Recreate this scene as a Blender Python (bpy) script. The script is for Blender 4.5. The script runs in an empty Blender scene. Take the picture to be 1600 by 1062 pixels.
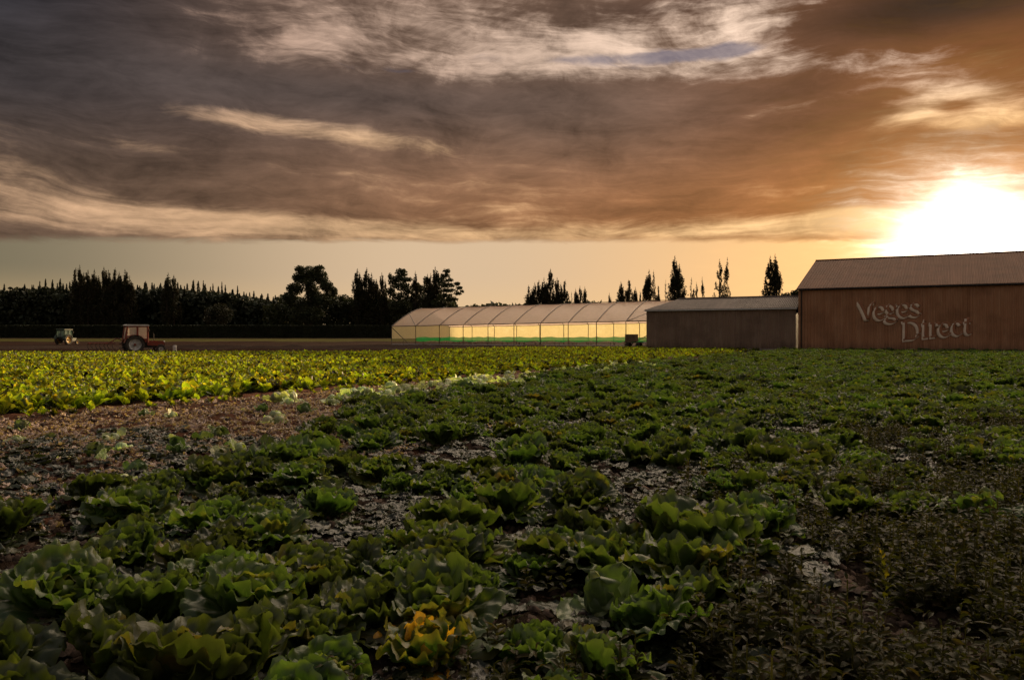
import bpy, math, random
import numpy as np
R = math.radians
rng = np.random.default_rng(7)
random.seed(7)
sc = bpy.context.scene
COL = sc.collection

# ------------------------------------------------------------------ camera
CAM_H, FPX, HOR = 1.8, 1200.0, 519.0
cd = bpy.data.cameras.new('camera'); cam = bpy.data.objects.new('camera', cd); COL.objects.link(cam)
cam.location = (0, 0, CAM_H); cam.rotation_euler = (R(90) - math.atan(12 / FPX), 0, 0)
cd.lens = FPX / 1600 * 36; cd.sensor_width = 36; cd.clip_start = .05; cd.clip_end = 20000
sc.camera = cam
sc.view_settings.view_transform = 'Standard'; sc.view_settings.look = 'None'
sc.view_settings.exposure = 0.0; sc.view_settings.gamma = 1
sc.cycles.max_bounces = 6; sc.cycles.transparent_max_bounces = 8; sc.cycles.transmission_bounces = 4
sc.cycles.volume_bounces = 0; sc.cycles.caustics_reflective = False; sc.cycles.caustics_refractive = False
sc.cycles.sample_clamp_indirect = 4

# ------------------------------------------------------------------ sun
SUN_AZ, SUN_EL = 30.6, 5.5            # degrees, azimuth measured from the view axis to the right
sd = bpy.data.lights.new('sun', 'SUN'); sun = bpy.data.objects.new('sun', sd); COL.objects.link(sun)
sd.energy = 5.0; sd.angle = R(0.5); sd.color = (1.0, .68, .36)
sun.rotation_euler = (R(90 - SUN_EL), 0, R(180 - SUN_AZ)); sun.location = (40, 70, 30)

# ------------------------------------------------------------------ node helper
class E:
    """a float socket with operators; builds Math nodes"""
    nt = None
    def __init__(s, v): s.v = v
    @staticmethod
    def m(op, *a, clamp=False):
        n = E.nt.nodes.new('ShaderNodeMath'); n.operation = op; n.use_clamp = clamp
        for i, x in enumerate(a):
            x = x.v if isinstance(x, E) else x
            if isinstance(x, (int, float)): n.inputs[i].default_value = x
            else: E.nt.links.new(x, n.inputs[i])
        return E(n.outputs[0])
    def __add__(s, o): return E.m('ADD', s, o)
    __radd__ = __add__
    def __sub__(s, o): return E.m('SUBTRACT', s, o)
    def __rsub__(s, o): return E.m('SUBTRACT', o, s)
    def __mul__(s, o): return E.m('MULTIPLY', s, o)
    __rmul__ = __mul__
    def __truediv__(s, o): return E.m('DIVIDE', s, o)
def ss(x, a, b):                                   # smoothstep a..b -> 0..1
    n = E.nt.nodes.new('ShaderNodeMapRange'); n.interpolation_type = 'SMOOTHSTEP'
    E.nt.links.new(x.v, n.inputs[0])
    for i, v in enumerate((a, b, 0, 1)): n.inputs[i + 1].default_value = v
    return E(n.outputs[0])
def exp_(x): return E.m('EXPONENT', x)
def gauss(ax, ex, a, e, sa, se, tilt=0):
    da, de = ax - a, ex - e
    if tilt: de = de - da * tilt
    da, de = da * (1 / sa), de * (1 / se)
    return exp_((da * da + de * de) * -1.0)
def noise(vec, scale, detail=5, rough=.55, dist=0, out=0, dims='3D'):
    n = E.nt.nodes.new('ShaderNodeTexNoise'); n.noise_dimensions = dims
    n.inputs['Scale'].default_value = scale; n.inputs['Detail'].default_value = detail
    n.inputs['Roughness'].default_value = rough; n.inputs['Distortion'].default_value = dist
    if vec is not None: E.nt.links.new(vec, n.inputs['Vector'])
    return E(n.outputs[out])
def comb(x, y, z=0):
    n = E.nt.nodes.new('ShaderNodeCombineXYZ')
    for i, q in enumerate((x, y, z)):
        if isinstance(q, E): E.nt.links.new(q.v, n.inputs[i])
        else: n.inputs[i].default_value = q
    return n.outputs[0]
def mix(f, a, b, mode='MIX'):
    n = E.nt.nodes.new('ShaderNodeMix'); n.data_type = 'RGBA'; n.blend_type = mode
    for s_, x in ((n.inputs[0], f), (n.inputs[6], a), (n.inputs[7], b)):
        x = x.v if isinstance(x, E) else x
        if isinstance(x, (int, float)): s_.default_value = x
        elif isinstance(x, tuple): s_.default_value = (*x, 1)
        else: E.nt.links.new(x, s_)
    return n.outputs[2]
def srgb(r, g, b):
    return tuple(((c / 255 + .055) / 1.055) ** 2.4 if c > 10 else c / 255 / 12.92 for c in (r, g, b))

# ------------------------------------------------------------------ world: evening cloud sheet over a clear strip
world = bpy.data.worlds.new('World'); sc.world = world; world.use_nodes = True
def build_world():
    nt = E.nt = world.node_tree; nt.nodes.clear()
    out = nt.nodes.new('ShaderNodeOutputWorld'); bg = nt.nodes.new('ShaderNodeBackground')
    nt.links.new(bg.outputs[0], out.inputs[0])
    tc = nt.nodes.new('ShaderNodeTexCoord'); sep = nt.nodes.new('ShaderNodeSeparateXYZ')
    nt.links.new(tc.outputs['Generated'], sep.inputs[0])
    x, y, z = (E(sep.outputs[i]) for i in range(3))
    D = 180 / math.pi
    az = E.m('ARCTAN2', x, y) * D
    el = E.m('ARCSINE', z) * D
    sky = nt.nodes.new('ShaderNodeTexSky'); sky.sky_type = 'NISHITA'; sky.sun_disc = False
    sky.sun_elevation = R(SUN_EL); sky.sun_rotation = R(SUN_AZ); sky.dust_density = 2.0
    sk = nt.nodes.new('ShaderNodeVectorMath'); sk.operation = 'SCALE'; nt.links.new(sky.outputs[0], sk.inputs[0])
    sk.inputs['Scale'].default_value = .08
    # the cloud sheet: directions flattened into streaks, warped by two slow fields
    w1 = noise(comb(az * .05, el * .13, 3.1), 1.0, 4, .55) - .5
    w2 = noise(comb(az * .05, el * .13, 9.7), 1.0, 4, .55) - .5
    az2 = az * (1 / 10.0) + w1 * 1.0; el2 = (el + az * .015) * (1 / 2.3) + w2 * 2.4
    v = comb(az2, el2, 1.7)
    n1 = noise(v, .8, 10, .60, 0)                  # broad streaks
    n3 = noise(comb(az2 * 1.3, el2 * 2.6, 8.2), 1.1, 10, .68, .2)   # fine streaks
    n2 = noise(comb(az * .17 + w2 * 2, el * .36 + w1 * 2, 5.5), .9, 12, .66, .35)  # billows
    upper = ss(el, 13.0, 20.0)
    # light (thin) cloud factor
    b = (n1 - .5) * 2.1 + (n3 - .5) * 1.15 + (n2 - .5) * 2.2 * (upper * .7 + .25)
    def G(px, py, wx, wy, tilt=0.):                  # a patch of sky, placed by where the photograph shows it
        a = math.degrees(math.atan2(px - 800, 1200)); e = math.degrees(math.atan2(519 - py, math.hypot(1200, px - 800))); c = math.cos(math.radians(a))
        return gauss(az, el, a, e, wx * .058 * c * c, wy * .072 * c, tilt)
    bias = (G(1175, 38, 90, 20, .05) * .85 + G(900, 78, 130, 20, .10) * .6 + G(1150, 100, 170, 15, -.03) * .62 + G(830, 118, 170, 13, .0) * .42
            + G(640, 30, 170, 40) * .34 + G(450, 75, 130, 28) * .22 + G(350, 183, 110, 10, -.05) * .8 + G(530, 208, 150, 10, -.10) * .6 + G(800, 235, 260, 10, -.04) * .3 + G(200, 225, 200, 9, -.04) * .4 + G(60, 115, 55, 8) * .5
            + G(1500, 150, 60, 12, -.1) * .55 + G(1420, 178, 55, 12, .1) * .5 + G(1530, 192, 70, 10) * .5 + G(1230, 172, 90, 10, .15) * .42 + G(1330, 110, 130, 12, -.05) * .25
            + G(50, 268, 110, 22) * .36 + G(240, 335, 280, 18, -.03) * .62 + G(420, 345, 200, 8) * .3 + G(800, 367, 600, 9) * .60 + G(1150, 352, 150, 12, -.04) * .42 + G(1330, 332, 50, 8) * .6
            + G(600, 45, 300, 45) * .30 + G(1000, 60, 330, 45) * .28 + G(330, 350, 420, 22, -.02) * .34 + G(1200, 360, 260, 14) * .3 + G(1480, 170, 150, 26) * .35
            + G(1290, 45, 60, 24) * .3 + G(1330, 338, 60, 9) * .7 + G(700, 200, 400, 12, -.03) * .16 + G(300, 190, 200, 14) * .22
            - G(1450, 8, 240, 26, -.02) * 1.5 - G(80, 40, 180, 60) * .6 - G(300, 145, 330, 28) * .55 - G(780, 150, 260, 18) * .4 - G(1000, 205, 330, 45) * .3
            - G(1490, 166, 26, 8) * .7 - G(1330, 60, 90, 14) * .35)
    m = ss(b + bias * .95 - .04, .05, 1.12)
    # colours: dark cloud and lit cloud by azimuth
    ta = ss(az, -34, 30)
    dark = mix(ss(az, -38, -2), srgb(60, 56, 58), srgb(120, 94, 78))
    dark = mix(ss(az, 3, 33), dark, srgb(122, 74, 42))
    low = ss(el, 16, 7)
    dark = mix(low * .7, dark, mix(ta, srgb(130, 102, 80), srgb(184, 116, 58)))
    dark = mix(G(480, 145, 420, 30) * .65, dark, srgb(76, 68, 66))
    dark = mix(G(1100, 8, 160, 10) * .6, dark, srgb(80, 60, 52))
    dark = mix(G(1500, 0, 260, 34, -.02), dark, srgb(46, 37, 33))  # dark cloud here also carries the lens vignette as colour
    dark = mix(ss(az, -20, -36) * ss(el, 14, 24) * .8, dark, srgb(34, 37, 46))  # lens corner darkening painted into the upper left cloud
    lit = mix(ta, srgb(196, 158, 124), srgb(248, 200, 140))
    lit = mix(ss(el, 12, 18) * .8, lit, mix(ta, srgb(150, 122, 110), srgb(240, 214, 196)))
    dv = (n3 - .5) * .9 + (n2 - .5) * 1.5 + (n1 - .5) * 1.6 + .96
    sc_ = nt.nodes.new('ShaderNodeVectorMath'); sc_.operation = 'SCALE'
    nt.links.new(dark, sc_.inputs[0]); nt.links.new(dv.v, sc_.inputs['Scale']); dark = sc_.outputs[0]
    lv = nt.nodes.new('ShaderNodeVectorMath'); lv.operation = 'SCALE'; nt.links.new(lit, lv.inputs[0])
    nt.links.new(((n3 - .5) * 1.3 + (n2 - .5) * 1.5 + (n1 - .5) * .6 + .92).v, lv.inputs['Scale']); lit = lv.outputs[0]
    cloud = mix(m, dark, lit)
    # blue gaps between the streaks
    gap = ss((noise(comb(az2 * 1.2 + 7, el2 * 1.1 + w1 * 3, 4.2), .9, 6, .6) - .5) * 2.0
             + G(1080, 88, 130, 10, .03) * .9 + G(40, 108, 80, 10) * .55 + G(560, 106, 110, 7) * .6 + G(850, 92, 160, 8) * .6 - .32, .1, .6)
    cloud = mix(gap * ss(el, 16.5, 18.5) * .75, cloud, mix(ss(az, -30, 10), srgb(48, 58, 78), srgb(112, 108, 124)))
    # clear strip under the cloud base
    clear = mix(ss(az, -36, -6), srgb(122, 112, 90), srgb(214, 184, 150))
    clear = mix(ss(az, -4, 24), clear, srgb(244, 190, 128))
    clear = mix(ss(el, 4.5, 1) * .35, clear, srgb(240, 198, 138))
    wob = (noise(comb(az * .16, 0, 2), 1.0, 5, .6) - .5) * .5
    edge = ss(el + wob + (n3 - .5) * 1.1 - (az * az) * -.0009, 6.50, 7.05)
    near = mix(edge, clear, cloud)
    # overhead and behind the camera: unseen sky, its levels set to fill the shaded field
    ov = ss(el, 24.5, 31)
    bk = ss(E.m('ABSOLUTE', az), 48, 85)
    oc = noise(comb(x * 3, y * 3, z * 3), 1.2, 5, .6)
    front = ss(x * .509 + y * .861, .30, .72) * ss(z, .43, .54) * (1 - ss(z, .72, .9))         # unseen bright patch added above the view to rim-light the plants
    over = mix(front, OVER, HIGH)
    over = mix(ss(oc, .4, .62) * .5, over, mix(.5, over, (.1, .1, .12)))
    back = mix(ss(el, 2, 40), BACK, over)
    col = mix(bk, mix(ov, near, over), back)
    # glow round the sun: forward-scattered light in the thin evening cloud
    sx, sy, sz = (math.sin(R(SUN_AZ)) * math.cos(R(5.3)), math.cos(R(SUN_AZ)) * math.cos(R(5.3)), math.sin(R(5.3)))
    dot = x * sx + y * sy + z * sz
    ang = E.m('ARCCOSINE', E.m('MINIMUM', dot, .99999)) * D
    ang = ang * (1 + ((n2 - .5) * .9 + (n3 - .5) * 1.1) * ss(ang, 1.5, 6))
    add = nt.nodes.new('ShaderNodeMix'); add.data_type = 'RGBA'; add.blend_type = 'ADD'; add.inputs[0].default_value = 1
    def glow(col, c, amp, wid, p=2.0):
        g = exp_(E.m('POWER', ang * (1 / wid), p) * -1.0) * amp
        return mix(g, col, c, 'ADD')
    col = mix(ss(el, -.5, -4), col, (.03, .03, .025))
    def addg(col, c, amp, wid, p=2.0):
        g = exp_(E.m('POWER', ang * (1 / wid), p) * -1.0) * amp
        k = nt.nodes.new('ShaderNodeVectorMath'); k.operation = 'SCALE'; k.inputs[0].default_value = c
        nt.links.new(g.v, k.inputs['Scale'])
        a = nt.nodes.new('ShaderNodeVectorMath'); a.operation = 'ADD'
        nt.links.new(col, a.inputs[0]); nt.links.new(k.outputs[0], a.inputs[1]); return a.outputs[0]
    col = addg(col, (1.0, .90, .78), 9.0, 2.35, 1.55)
    col = addg(col, (1.0, .82, .55), .85, 4.3)
    col = addg(col, (1.0, .50, .10), .24, 8.0)
    col = addg(col, (1.0, .42, .12), .035, 17.0)
    a = nt.nodes.new('ShaderNodeVectorMath'); a.operation = 'ADD'
    s2 = nt.nodes.new('ShaderNodeVectorMath'); s2.operation = 'SCALE'
    nt.links.new(sk.outputs[0], s2.inputs[0]); nt.links.new((1 - edge * .85).v, s2.inputs['Scale'])
    s2.inputs['Scale'].default_value = 1
    s3 = nt.nodes.new('ShaderNodeVectorMath'); s3.operation = 'SCALE'; nt.links.new(s2.outputs[0], s3.inputs[0]); s3.inputs['Scale'].default_value = .06
    nt.links.new(col, a.inputs[0]); nt.links.new(s3.outputs[0], a.inputs[1])
    nt.links.new(a.outputs[0], bg.inputs[0]); bg.inputs[1].default_value = 1.0
OVER = (.24, .23, .23)
HIGH = (6.2, 4.8, 3.4)
BACK = (.24, .17, .12)
build_world()
world.cycles.sampling_method = 'MANUAL'; world.cycles.sample_map_resolution = 1024

# ------------------------------------------------------------------ frames of reference
U = np.array([.866, -.5, 0.]); N = np.array([.5, .866, 0.])      # along the shed wall, and away from it = along the crop rows
def P(px, py, Z): return np.array([(px - 800) / FPX * Z, Z, CAM_H + (HOR - py) / FPX * Z])
def SV(s, v): return np.array([s * U[0] + v * N[0], s * U[1] + v * N[1], 0.])
def Zof(py, h=0.): return (CAM_H - h) * FPX / (py - HOR)

# value noise for geometry
_tab = rng.random((256, 256))
def vnoise(x, y):
    x = np.asarray(x, float); y = np.asarray(y, float)
    xi = np.floor(x).astype(int); yi = np.floor(y).astype(int); fx = x - xi; fy = y - yi
    fx = fx * fx * (3 - 2 * fx); fy = fy * fy * (3 - 2 * fy)
    g = lambda i, j: _tab[i & 255, j & 255]
    return (g(xi, yi) * (1 - fx) + g(xi + 1, yi) * fx) * (1 - fy) + (g(xi, yi + 1) * (1 - fx) + g(xi + 1, yi + 1) * fx) * fy
def fbm(x, y, o=4):
    r = 0; a = .5
    for k in range(o): r = r + a * (vnoise(x * 2 ** k + 17 * k, y * 2 ** k + 5 * k) - .5); a *= .5
    return r
def soil_h(x, y):
    d = np.hypot(x, y)
    f = np.clip(1.3 - d / 45, 0, 1)
    s = x * U[0] + y * U[1]
    rows = .018 * np.cos(s * 2 * math.pi / .8) * np.clip(1.3 - d / 60, 0, 1)
    return f * (.13 * fbm(x * 2.2, y * 2.2, 4) + .13 * fbm(x * 8, y * 8, 3)) + rows + .08 * fbm(x * .07, y * .07, 2)

# ------------------------------------------------------------------ objects
def tag(o, label=None, cat=None, group=None, kind=None):
    if label: o['label'] = label
    if cat: o['category'] = cat
    if group: o['group'] = group
    if kind: o['kind'] = kind
    return o
def empty(name, loc=(0, 0, 0), rz=0):
    o = bpy.data.objects.new(name, None); COL.objects.link(o); o.location = loc; o.rotation_euler = (0, 0, rz); o.empty_display_size = .2
    return o
def mesh_obj(name, verts, faces, mat, parent=None, smooth=False, cols=None, mats=None, fmat=None):
    """verts Nx3 array, faces: Mx3 / Mx4 array or list"""
    me = bpy.data.meshes.new(name)
    if isinstance(faces, np.ndarray):
        verts = np.ascontiguousarray(verts, dtype=np.float32); k = faces.shape[1]
        me.vertices.add(len(verts)); me.vertices.foreach_set('co', verts.ravel())
        me.loops.add(faces.size); me.loops.foreach_set('vertex_index', faces.astype(np.int32).ravel())
        me.polygons.add(len(faces)); me.polygons.foreach_set('loop_start', np.arange(0, faces.size, k, dtype=np.int32))
        me.polygons.foreach_set('loop_total', np.full(len(faces), k, dtype=np.int32))
    else:
        me.from_pydata([tuple(v) for v in verts], [], [tuple(f) for f in faces])
    if cols is not None:
        a = me.color_attributes.new('Col', 'FLOAT_COLOR', 'POINT')
        c = np.ones((len(verts), 4), dtype=np.float32); c[:, :3] = cols; a.data.foreach_set('color', c.ravel())
    for m in (mats or [mat]): me.materials.append(m)
    if fmat is not None: me.polygons.foreach_set('material_index', np.asarray(fmat, dtype=np.int32))
    if smooth: me.polygons.foreach_set('use_smooth', np.ones(len(me.polygons), dtype=bool))
    me.update(calc_edges=True); me.validate()
    o = bpy.data.objects.new(name, me); COL.objects.link(o)
    if parent is not None: o.parent = parent
    return o
class MB:
    def __init__(s): s.v = []; s.f = []
    def add(s, vs, fs):
        b = len(s.v); s.v += [tuple(map(float, v)) for v in vs]; s.f += [tuple(int(i) + b for i in f) for f in fs]; return s
    def box(s, c, d, rz=0, ry=0, rx=0, taper=1.0):
        from mathutils import Euler, Vector
        m = Euler((rx, ry, rz)).to_matrix(); vs = []
        for z in (-1, 1):
            t = taper if z > 0 else 1
            for x, y in ((-1, -1), (1, -1), (1, 1), (-1, 1)):
                vs.append(Vector(c) + m @ Vector((x * d[0] / 2 * t, y * d[1] / 2 * t, z * d[2] / 2)))
        return s.add(vs, [(3, 2, 1, 0), (4, 5, 6, 7), (0, 1, 5, 4), (1, 2, 6, 5), (2, 3, 7, 6), (3, 0, 4, 7)])
    def tube(s, pts, r, n=8, cap=True, flat=None):
        pts = [np.array(p, float) for p in pts]; rs = r if hasattr(r, '__len__') else [r] * len(pts); vs = []
        for i, p in enumerate(pts):
            d = pts[min(i + 1, len(pts) - 1)] - pts[max(i - 1, 0)]; d /= (np.linalg.norm(d) + 1e-9)
            a = np.cross(d, [0, 0, 1.]) if abs(d[2]) < .95 else np.cross(d, [1., 0, 0]); a /= np.linalg.norm(a); b = np.cross(d, a)
            for k in range(n):
                t = 2 * math.pi * k / n; q = (a * math.cos(t) + b * math.sin(t)) * rs[i]
                if flat is not None: q = q - flat[0] * (q @ flat[0]) * (1 - flat[1])
                vs.append(p + q)
        fs = [(i * n + k, i * n + (k + 1) % n, (i + 1) * n + (k + 1) % n, (i + 1) * n + k) for i in range(len(pts) - 1) for k in range(n)]
        if cap: fs += [tuple(range(n))[::-1], tuple(range((len(pts) - 1) * n, len(pts) * n))]
        return s.add(vs, fs)
    def lathe(s, c, axis, prof, n=24):
        """prof: list of (radius, offset along axis)"""
        c = np.array(c, float); ax = np.array(axis, float); ax /= np.linalg.norm(ax)
        a = np.cross(ax, [0, 0, 1.]) if abs(ax[2]) < .9 else np.cross(ax, [1., 0, 0]); a /= np.linalg.norm(a); b = np.cross(ax, a)
        vs = [c + ax * h + (a * math.cos(2 * math.pi * k / n) + b * math.sin(2 * math.pi * k / n)) * r for r, h in prof for k in range(n)]
        fs = [(i * n + k, i * n + (k + 1) % n, (i + 1) * n + (k + 1) % n, (i + 1) * n + k) for i in range(len(prof) - 1) for k in range(n)]
        return s.add(vs, fs)
    def prism(s, poly, y0, y1):
        """poly in x,z; extruded along y"""
        n = len(poly); vs = [(x, y0, z) for x, z in poly] + [(x, y1, z) for x, z in poly]
        return s.add(vs, [tuple(range(n)), tuple(range(n, 2 * n))[::-1]] + [(i, n + i, n + (i + 1) % n, (i + 1) % n) for i in range(n)])
    def build(s, name, mat, parent=None, smooth=False):
        o = mesh_obj(name, s.v, s.f, mat, parent)
        if smooth:
            for p in o.data.polygons: p.use_smooth = True
        return o

# ------------------------------------------------------------------ materials
def new_mat(name):
    m = bpy.data.materials.new(name); m.use_nodes = True; E.nt = m.node_tree; m.node_tree.nodes.clear()
    o = m.node_tree.nodes.new('ShaderNodeOutputMaterial'); return m, m.node_tree, o
def lk(a, b): E.nt.links.new(a.v if isinstance(a, E) else a, b)
def pbsdf(col, rough=.6, metal=0, spec=.5):
    n = E.nt.nodes.new('ShaderNodeBsdfPrincipled')
    if isinstance(col, tuple): n.inputs['Base Color'].default_value = (*col, 1)
    else: lk(col, n.inputs['Base Color'])
    if isinstance(rough, (int, float)): n.inputs['Roughness'].default_value = rough
    else: lk(rough, n.inputs['Roughness'])
    n.inputs['Metallic'].default_value = metal; n.inputs['Specular IOR Level'].default_value = spec
    return n
def bump(h, strength=.5, dist=.02):
    n = E.nt.nodes.new('ShaderNodeBump'); n.inputs['Strength'].default_value = strength; n.inputs['Distance'].default_value = dist
    lk(h, n.inputs['Height']); return n.outputs[0]
def objco():
    return E.nt.nodes.new('ShaderNodeTexCoord').outputs['Object']
def simple(name, c, rough=.6, metal=0, var=.25, scale=3, spec=.4, dirt=None):
    m, nt, o = new_mat(name); v = objco(); n = noise(v, scale, 6, .6)
    d = tuple(x * (1 - var) for x in c) if dirt is None else dirt
    b = pbsdf(mix(ss(n, .35, .7), c, d), (noise(v, scale * 2, 3) - .5) * .3 + rough, metal, spec)
    lk(bump(noise(v, scale * 6, 4), .15, .01), b.inputs['Normal']); lk(b.outputs[0], o.inputs[0]); return m
def corrugated(name, c, axis_vec, pitch, c2, rough=.5, horiz_seams=True):
    m, nt, o = new_mat(name); g = nt.nodes.new('ShaderNodeNewGeometry'); 
    dp = nt.nodes.new('ShaderNodeVectorMath'); dp.operation = 'DOT_PRODUCT'; lk(g.outputs['Position'], dp.inputs[0]); dp.inputs[1].default_value = tuple(axis_vec)
    t = E(dp.outputs['Value'])
    w = E.m('SINE', t * (2 * math.pi / pitch))
    sp = nt.nodes.new('ShaderNodeSeparateXYZ'); lk(g.outputs['Position'], sp.inputs[0]); z = E(sp.outputs[2])
    sheet = noise(comb(E.m('FLOOR', t * (1 / 1.05)), E.m('FLOOR', z * .37), 2.2), 1.0, 0)
    st = noise(comb(t * 2.4, z * .25, 1.0), 1.0, 6, .65)
    blot = noise(g.outputs['Position'], .5, 6, .6)
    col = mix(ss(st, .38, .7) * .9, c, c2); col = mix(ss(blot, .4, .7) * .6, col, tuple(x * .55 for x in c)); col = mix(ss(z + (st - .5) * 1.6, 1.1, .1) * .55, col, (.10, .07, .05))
    col = mix(E.m('ABSOLUTE', sheet - .5) * .5, col, tuple(min(1, x * 1.3) for x in c))
    b = pbsdf(col, rough, 0, .2); lk(bump(w + st * .6, .9, .05), b.inputs['Normal']); lk(b.outputs[0], o.inputs[0]); return m
def leaf_mat(name, base, edge, rib, trans=.45, rough=.42, rand=.35, tint=(.16, .11, .02), veins=1.0, fac_t=(.9, 1.0, .35), spec=.45, thr=(.72, 1.1)):
    """Col.r = distance to the leaf edge 0..1, Col.g = per-leaf random, Col.b = midrib/vein weight"""
    m, nt, o = new_mat(name)
    a = nt.nodes.new('ShaderNodeVertexColor'); a.layer_name = 'Col'
    s3 = nt.nodes.new('ShaderNodeSeparateColor'); lk(a.outputs[0], s3.inputs[0]); r, g, b_ = (E(s3.outputs[i]) for i in range(3))
    oi = nt.nodes.new('ShaderNodeObjectInfo'); rnd = E(oi.outputs['Random'])
    co = objco(); n = noise(co, 11, 4, .6); n2 = noise(co, 70, 3, .6)
    c = mix(ss(r, .35, 1.0) * .8, base, edge)
    c = mix(ss(g + (n - .5) * .9, *thr) * (.6 if thr[0] > .5 else .95), c, tint)
    c = mix(ss(b_, .25, 1.0) * .75, c, rib)
    k = nt.nodes.new('ShaderNodeHueSaturation'); lk(c, k.inputs['Color']); lk(rnd * .05 + .475, k.inputs['Hue'])
    lk((rnd - .5) * rand * 1.6 + (n - .5) * .9 + (g - .5) * .5 + 1.0, k.inputs['Value']); k.inputs['Saturation'].default_value = 1.0
    c = k.outputs[0]
    p = pbsdf(c, rough, 0, spec)
    nb = bump(n2 * .5 + b_ * veins, .5, .006); lk(nb, p.inputs['Normal'])
    t = nt.nodes.new('ShaderNodeBsdfTranslucent')
    tcol = mix(1.0, c, fac_t, 'MULTIPLY'); kk = nt.nodes.new('ShaderNodeVectorMath'); kk.operation = 'SCALE'; lk(tcol, kk.inputs[0]); kk.inputs['Scale'].default_value = 2.6
    lk(kk.outputs[0], t.inputs[0]); lk(nb, t.inputs['Normal'])
    mx = nt.nodes.new('ShaderNodeMixShader'); mx.inputs[0].default_value = trans; lk(p.outputs[0], mx.inputs[1]); lk(t.outputs[0], mx.inputs[2])
    lk(mx.outputs[0], o.inputs[0]); return m

M = {}
M['lettuce'] = leaf_mat('lettuce_leaf', (.036, .056, .013), (.095, .120, .032), (.12, .14, .06), trans=.38)  # paler edge colour is a rim highlight painted into the leaf
M['yellow_leaf'] = leaf_mat('yellowing_leaf', (.055, .085, .018), (.17, .12, .025), (.20, .20, .08), trans=.4, tint=(.50, .20, .025), thr=(.42, .72))
M['head'] = leaf_mat('cabbage_leaf', (.085, .125, .045), (.13, .17, .065), (.24, .27, .15), trans=.25, tint=(.30, .28, .14), veins=3.)
M['pale_head'] = leaf_mat('bleached_leaf', (.42, .46, .26), (.52, .54, .34), (.62, .62, .48), trans=.3, tint=(.46, .34, .18), veins=3.)
M['litter'] = leaf_mat('wilted_leaf', (.060, .080, .034), (.11, .13, .065), (.20, .20, .12), trans=.2, rough=.36, tint=(.12, .08, .04), rand=1.0, spec=.32)
M['debris'] = leaf_mat('dry_leaf', (.42, .30, .22), (.62, .47, .36), (.68, .58, .46), trans=.2, tint=(.14, .08, .045), rand=.5)
M['crop'] = leaf_mat('crop_leaf', (.070, .110, .012), (.11, .145, .016), (.17, .18, .03), trans=.58, tint=(.20, .16, .02), fac_t=(1.28, 1.02, .20), rand=1.1)
M['weed'] = leaf_mat('weed_leaf', (.026, .030, .008), (.038, .036, .010), (.06, .045, .02), trans=.35, tint=(.07, .04, .018), rough=.45, spec=.12)
def tree_mat(name, c1, c2, trans=.25):
    m, nt, o = new_mat(name); g = nt.nodes.new('ShaderNodeNewGeometry'); n = noise(g.outputs['Position'], .35, 4, .6)
    c = mix(ss(n, .35, .65), c1, c2); p = pbsdf(c, .6, 0, .25); t = nt.nodes.new('ShaderNodeBsdfTranslucent'); lk(c, t.inputs[0])
    mx = nt.nodes.new('ShaderNodeMixShader'); mx.inputs[0].default_value = trans; lk(p.outputs[0], mx.inputs[1]); lk(t.outputs[0], mx.inputs[2]); lk(mx.outputs[0], o.inputs[0]); return m
M['conifer'] = tree_mat('conifer_foliage', (.022, .030, .014), (.034, .040, .018), .1)
M['poplar'] = tree_mat('poplar_foliage', (.028, .032, .012), (.05, .042, .016), .2)
M['broad'] = tree_mat('broadleaf_foliage', (.035, .045, .018), (.06, .065, .024), .2)
M['hedge'] = tree_mat('hedge_foliage', (.025, .032, .015), (.040, .046, .02), .15)
M['bark'] = simple('bark', (.07, .05, .035), .85, 0, .4, 2)
M['white_paint'] = simple('white_paint', (.72, .70, .66), .45, 0, .2, 2, dirt=(.45, .40, .33))
M['red_paint'] = simple('red_paint', (.24, .032, .015), .42, 0, .35, 3, dirt=(.16, .05, .03))
M['green_paint'] = simple('green_paint', (.012, .05, .018), .42, 0, .35, 3, dirt=(.05, .06, .04))
M['yellow_paint'] = simple('yellow_paint', (.65, .38, .03), .45, 0, .3, 3, dirt=(.3, .2, .08))
M['rim_paint'] = simple('rim_paint', (.55, .55, .53), .45, 0, .25, 4, dirt=(.28, .23, .18))
M['rubber'] = simple('rubber', (.028, .026, .024), .85, 0, .3, 6, dirt=(.08, .06, .045))
M['dark_metal'] = simple('dark_metal', (.04, .035, .03), .55, .4, .3, 4)
M['steel'] = simple('steel_tube', (.10, .08, .065), .5, .6, .4, 3)
M['timber'] = simple('timber', (.22, .14, .08), .8, 0, .4, 2)
M['plank'] = simple('grey_plank', (.30, .26, .22), .8, 0, .4, 2)
M['stone'] = simple('white_trim', (.6, .57, .52), .6, 0, .2, 2)
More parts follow.
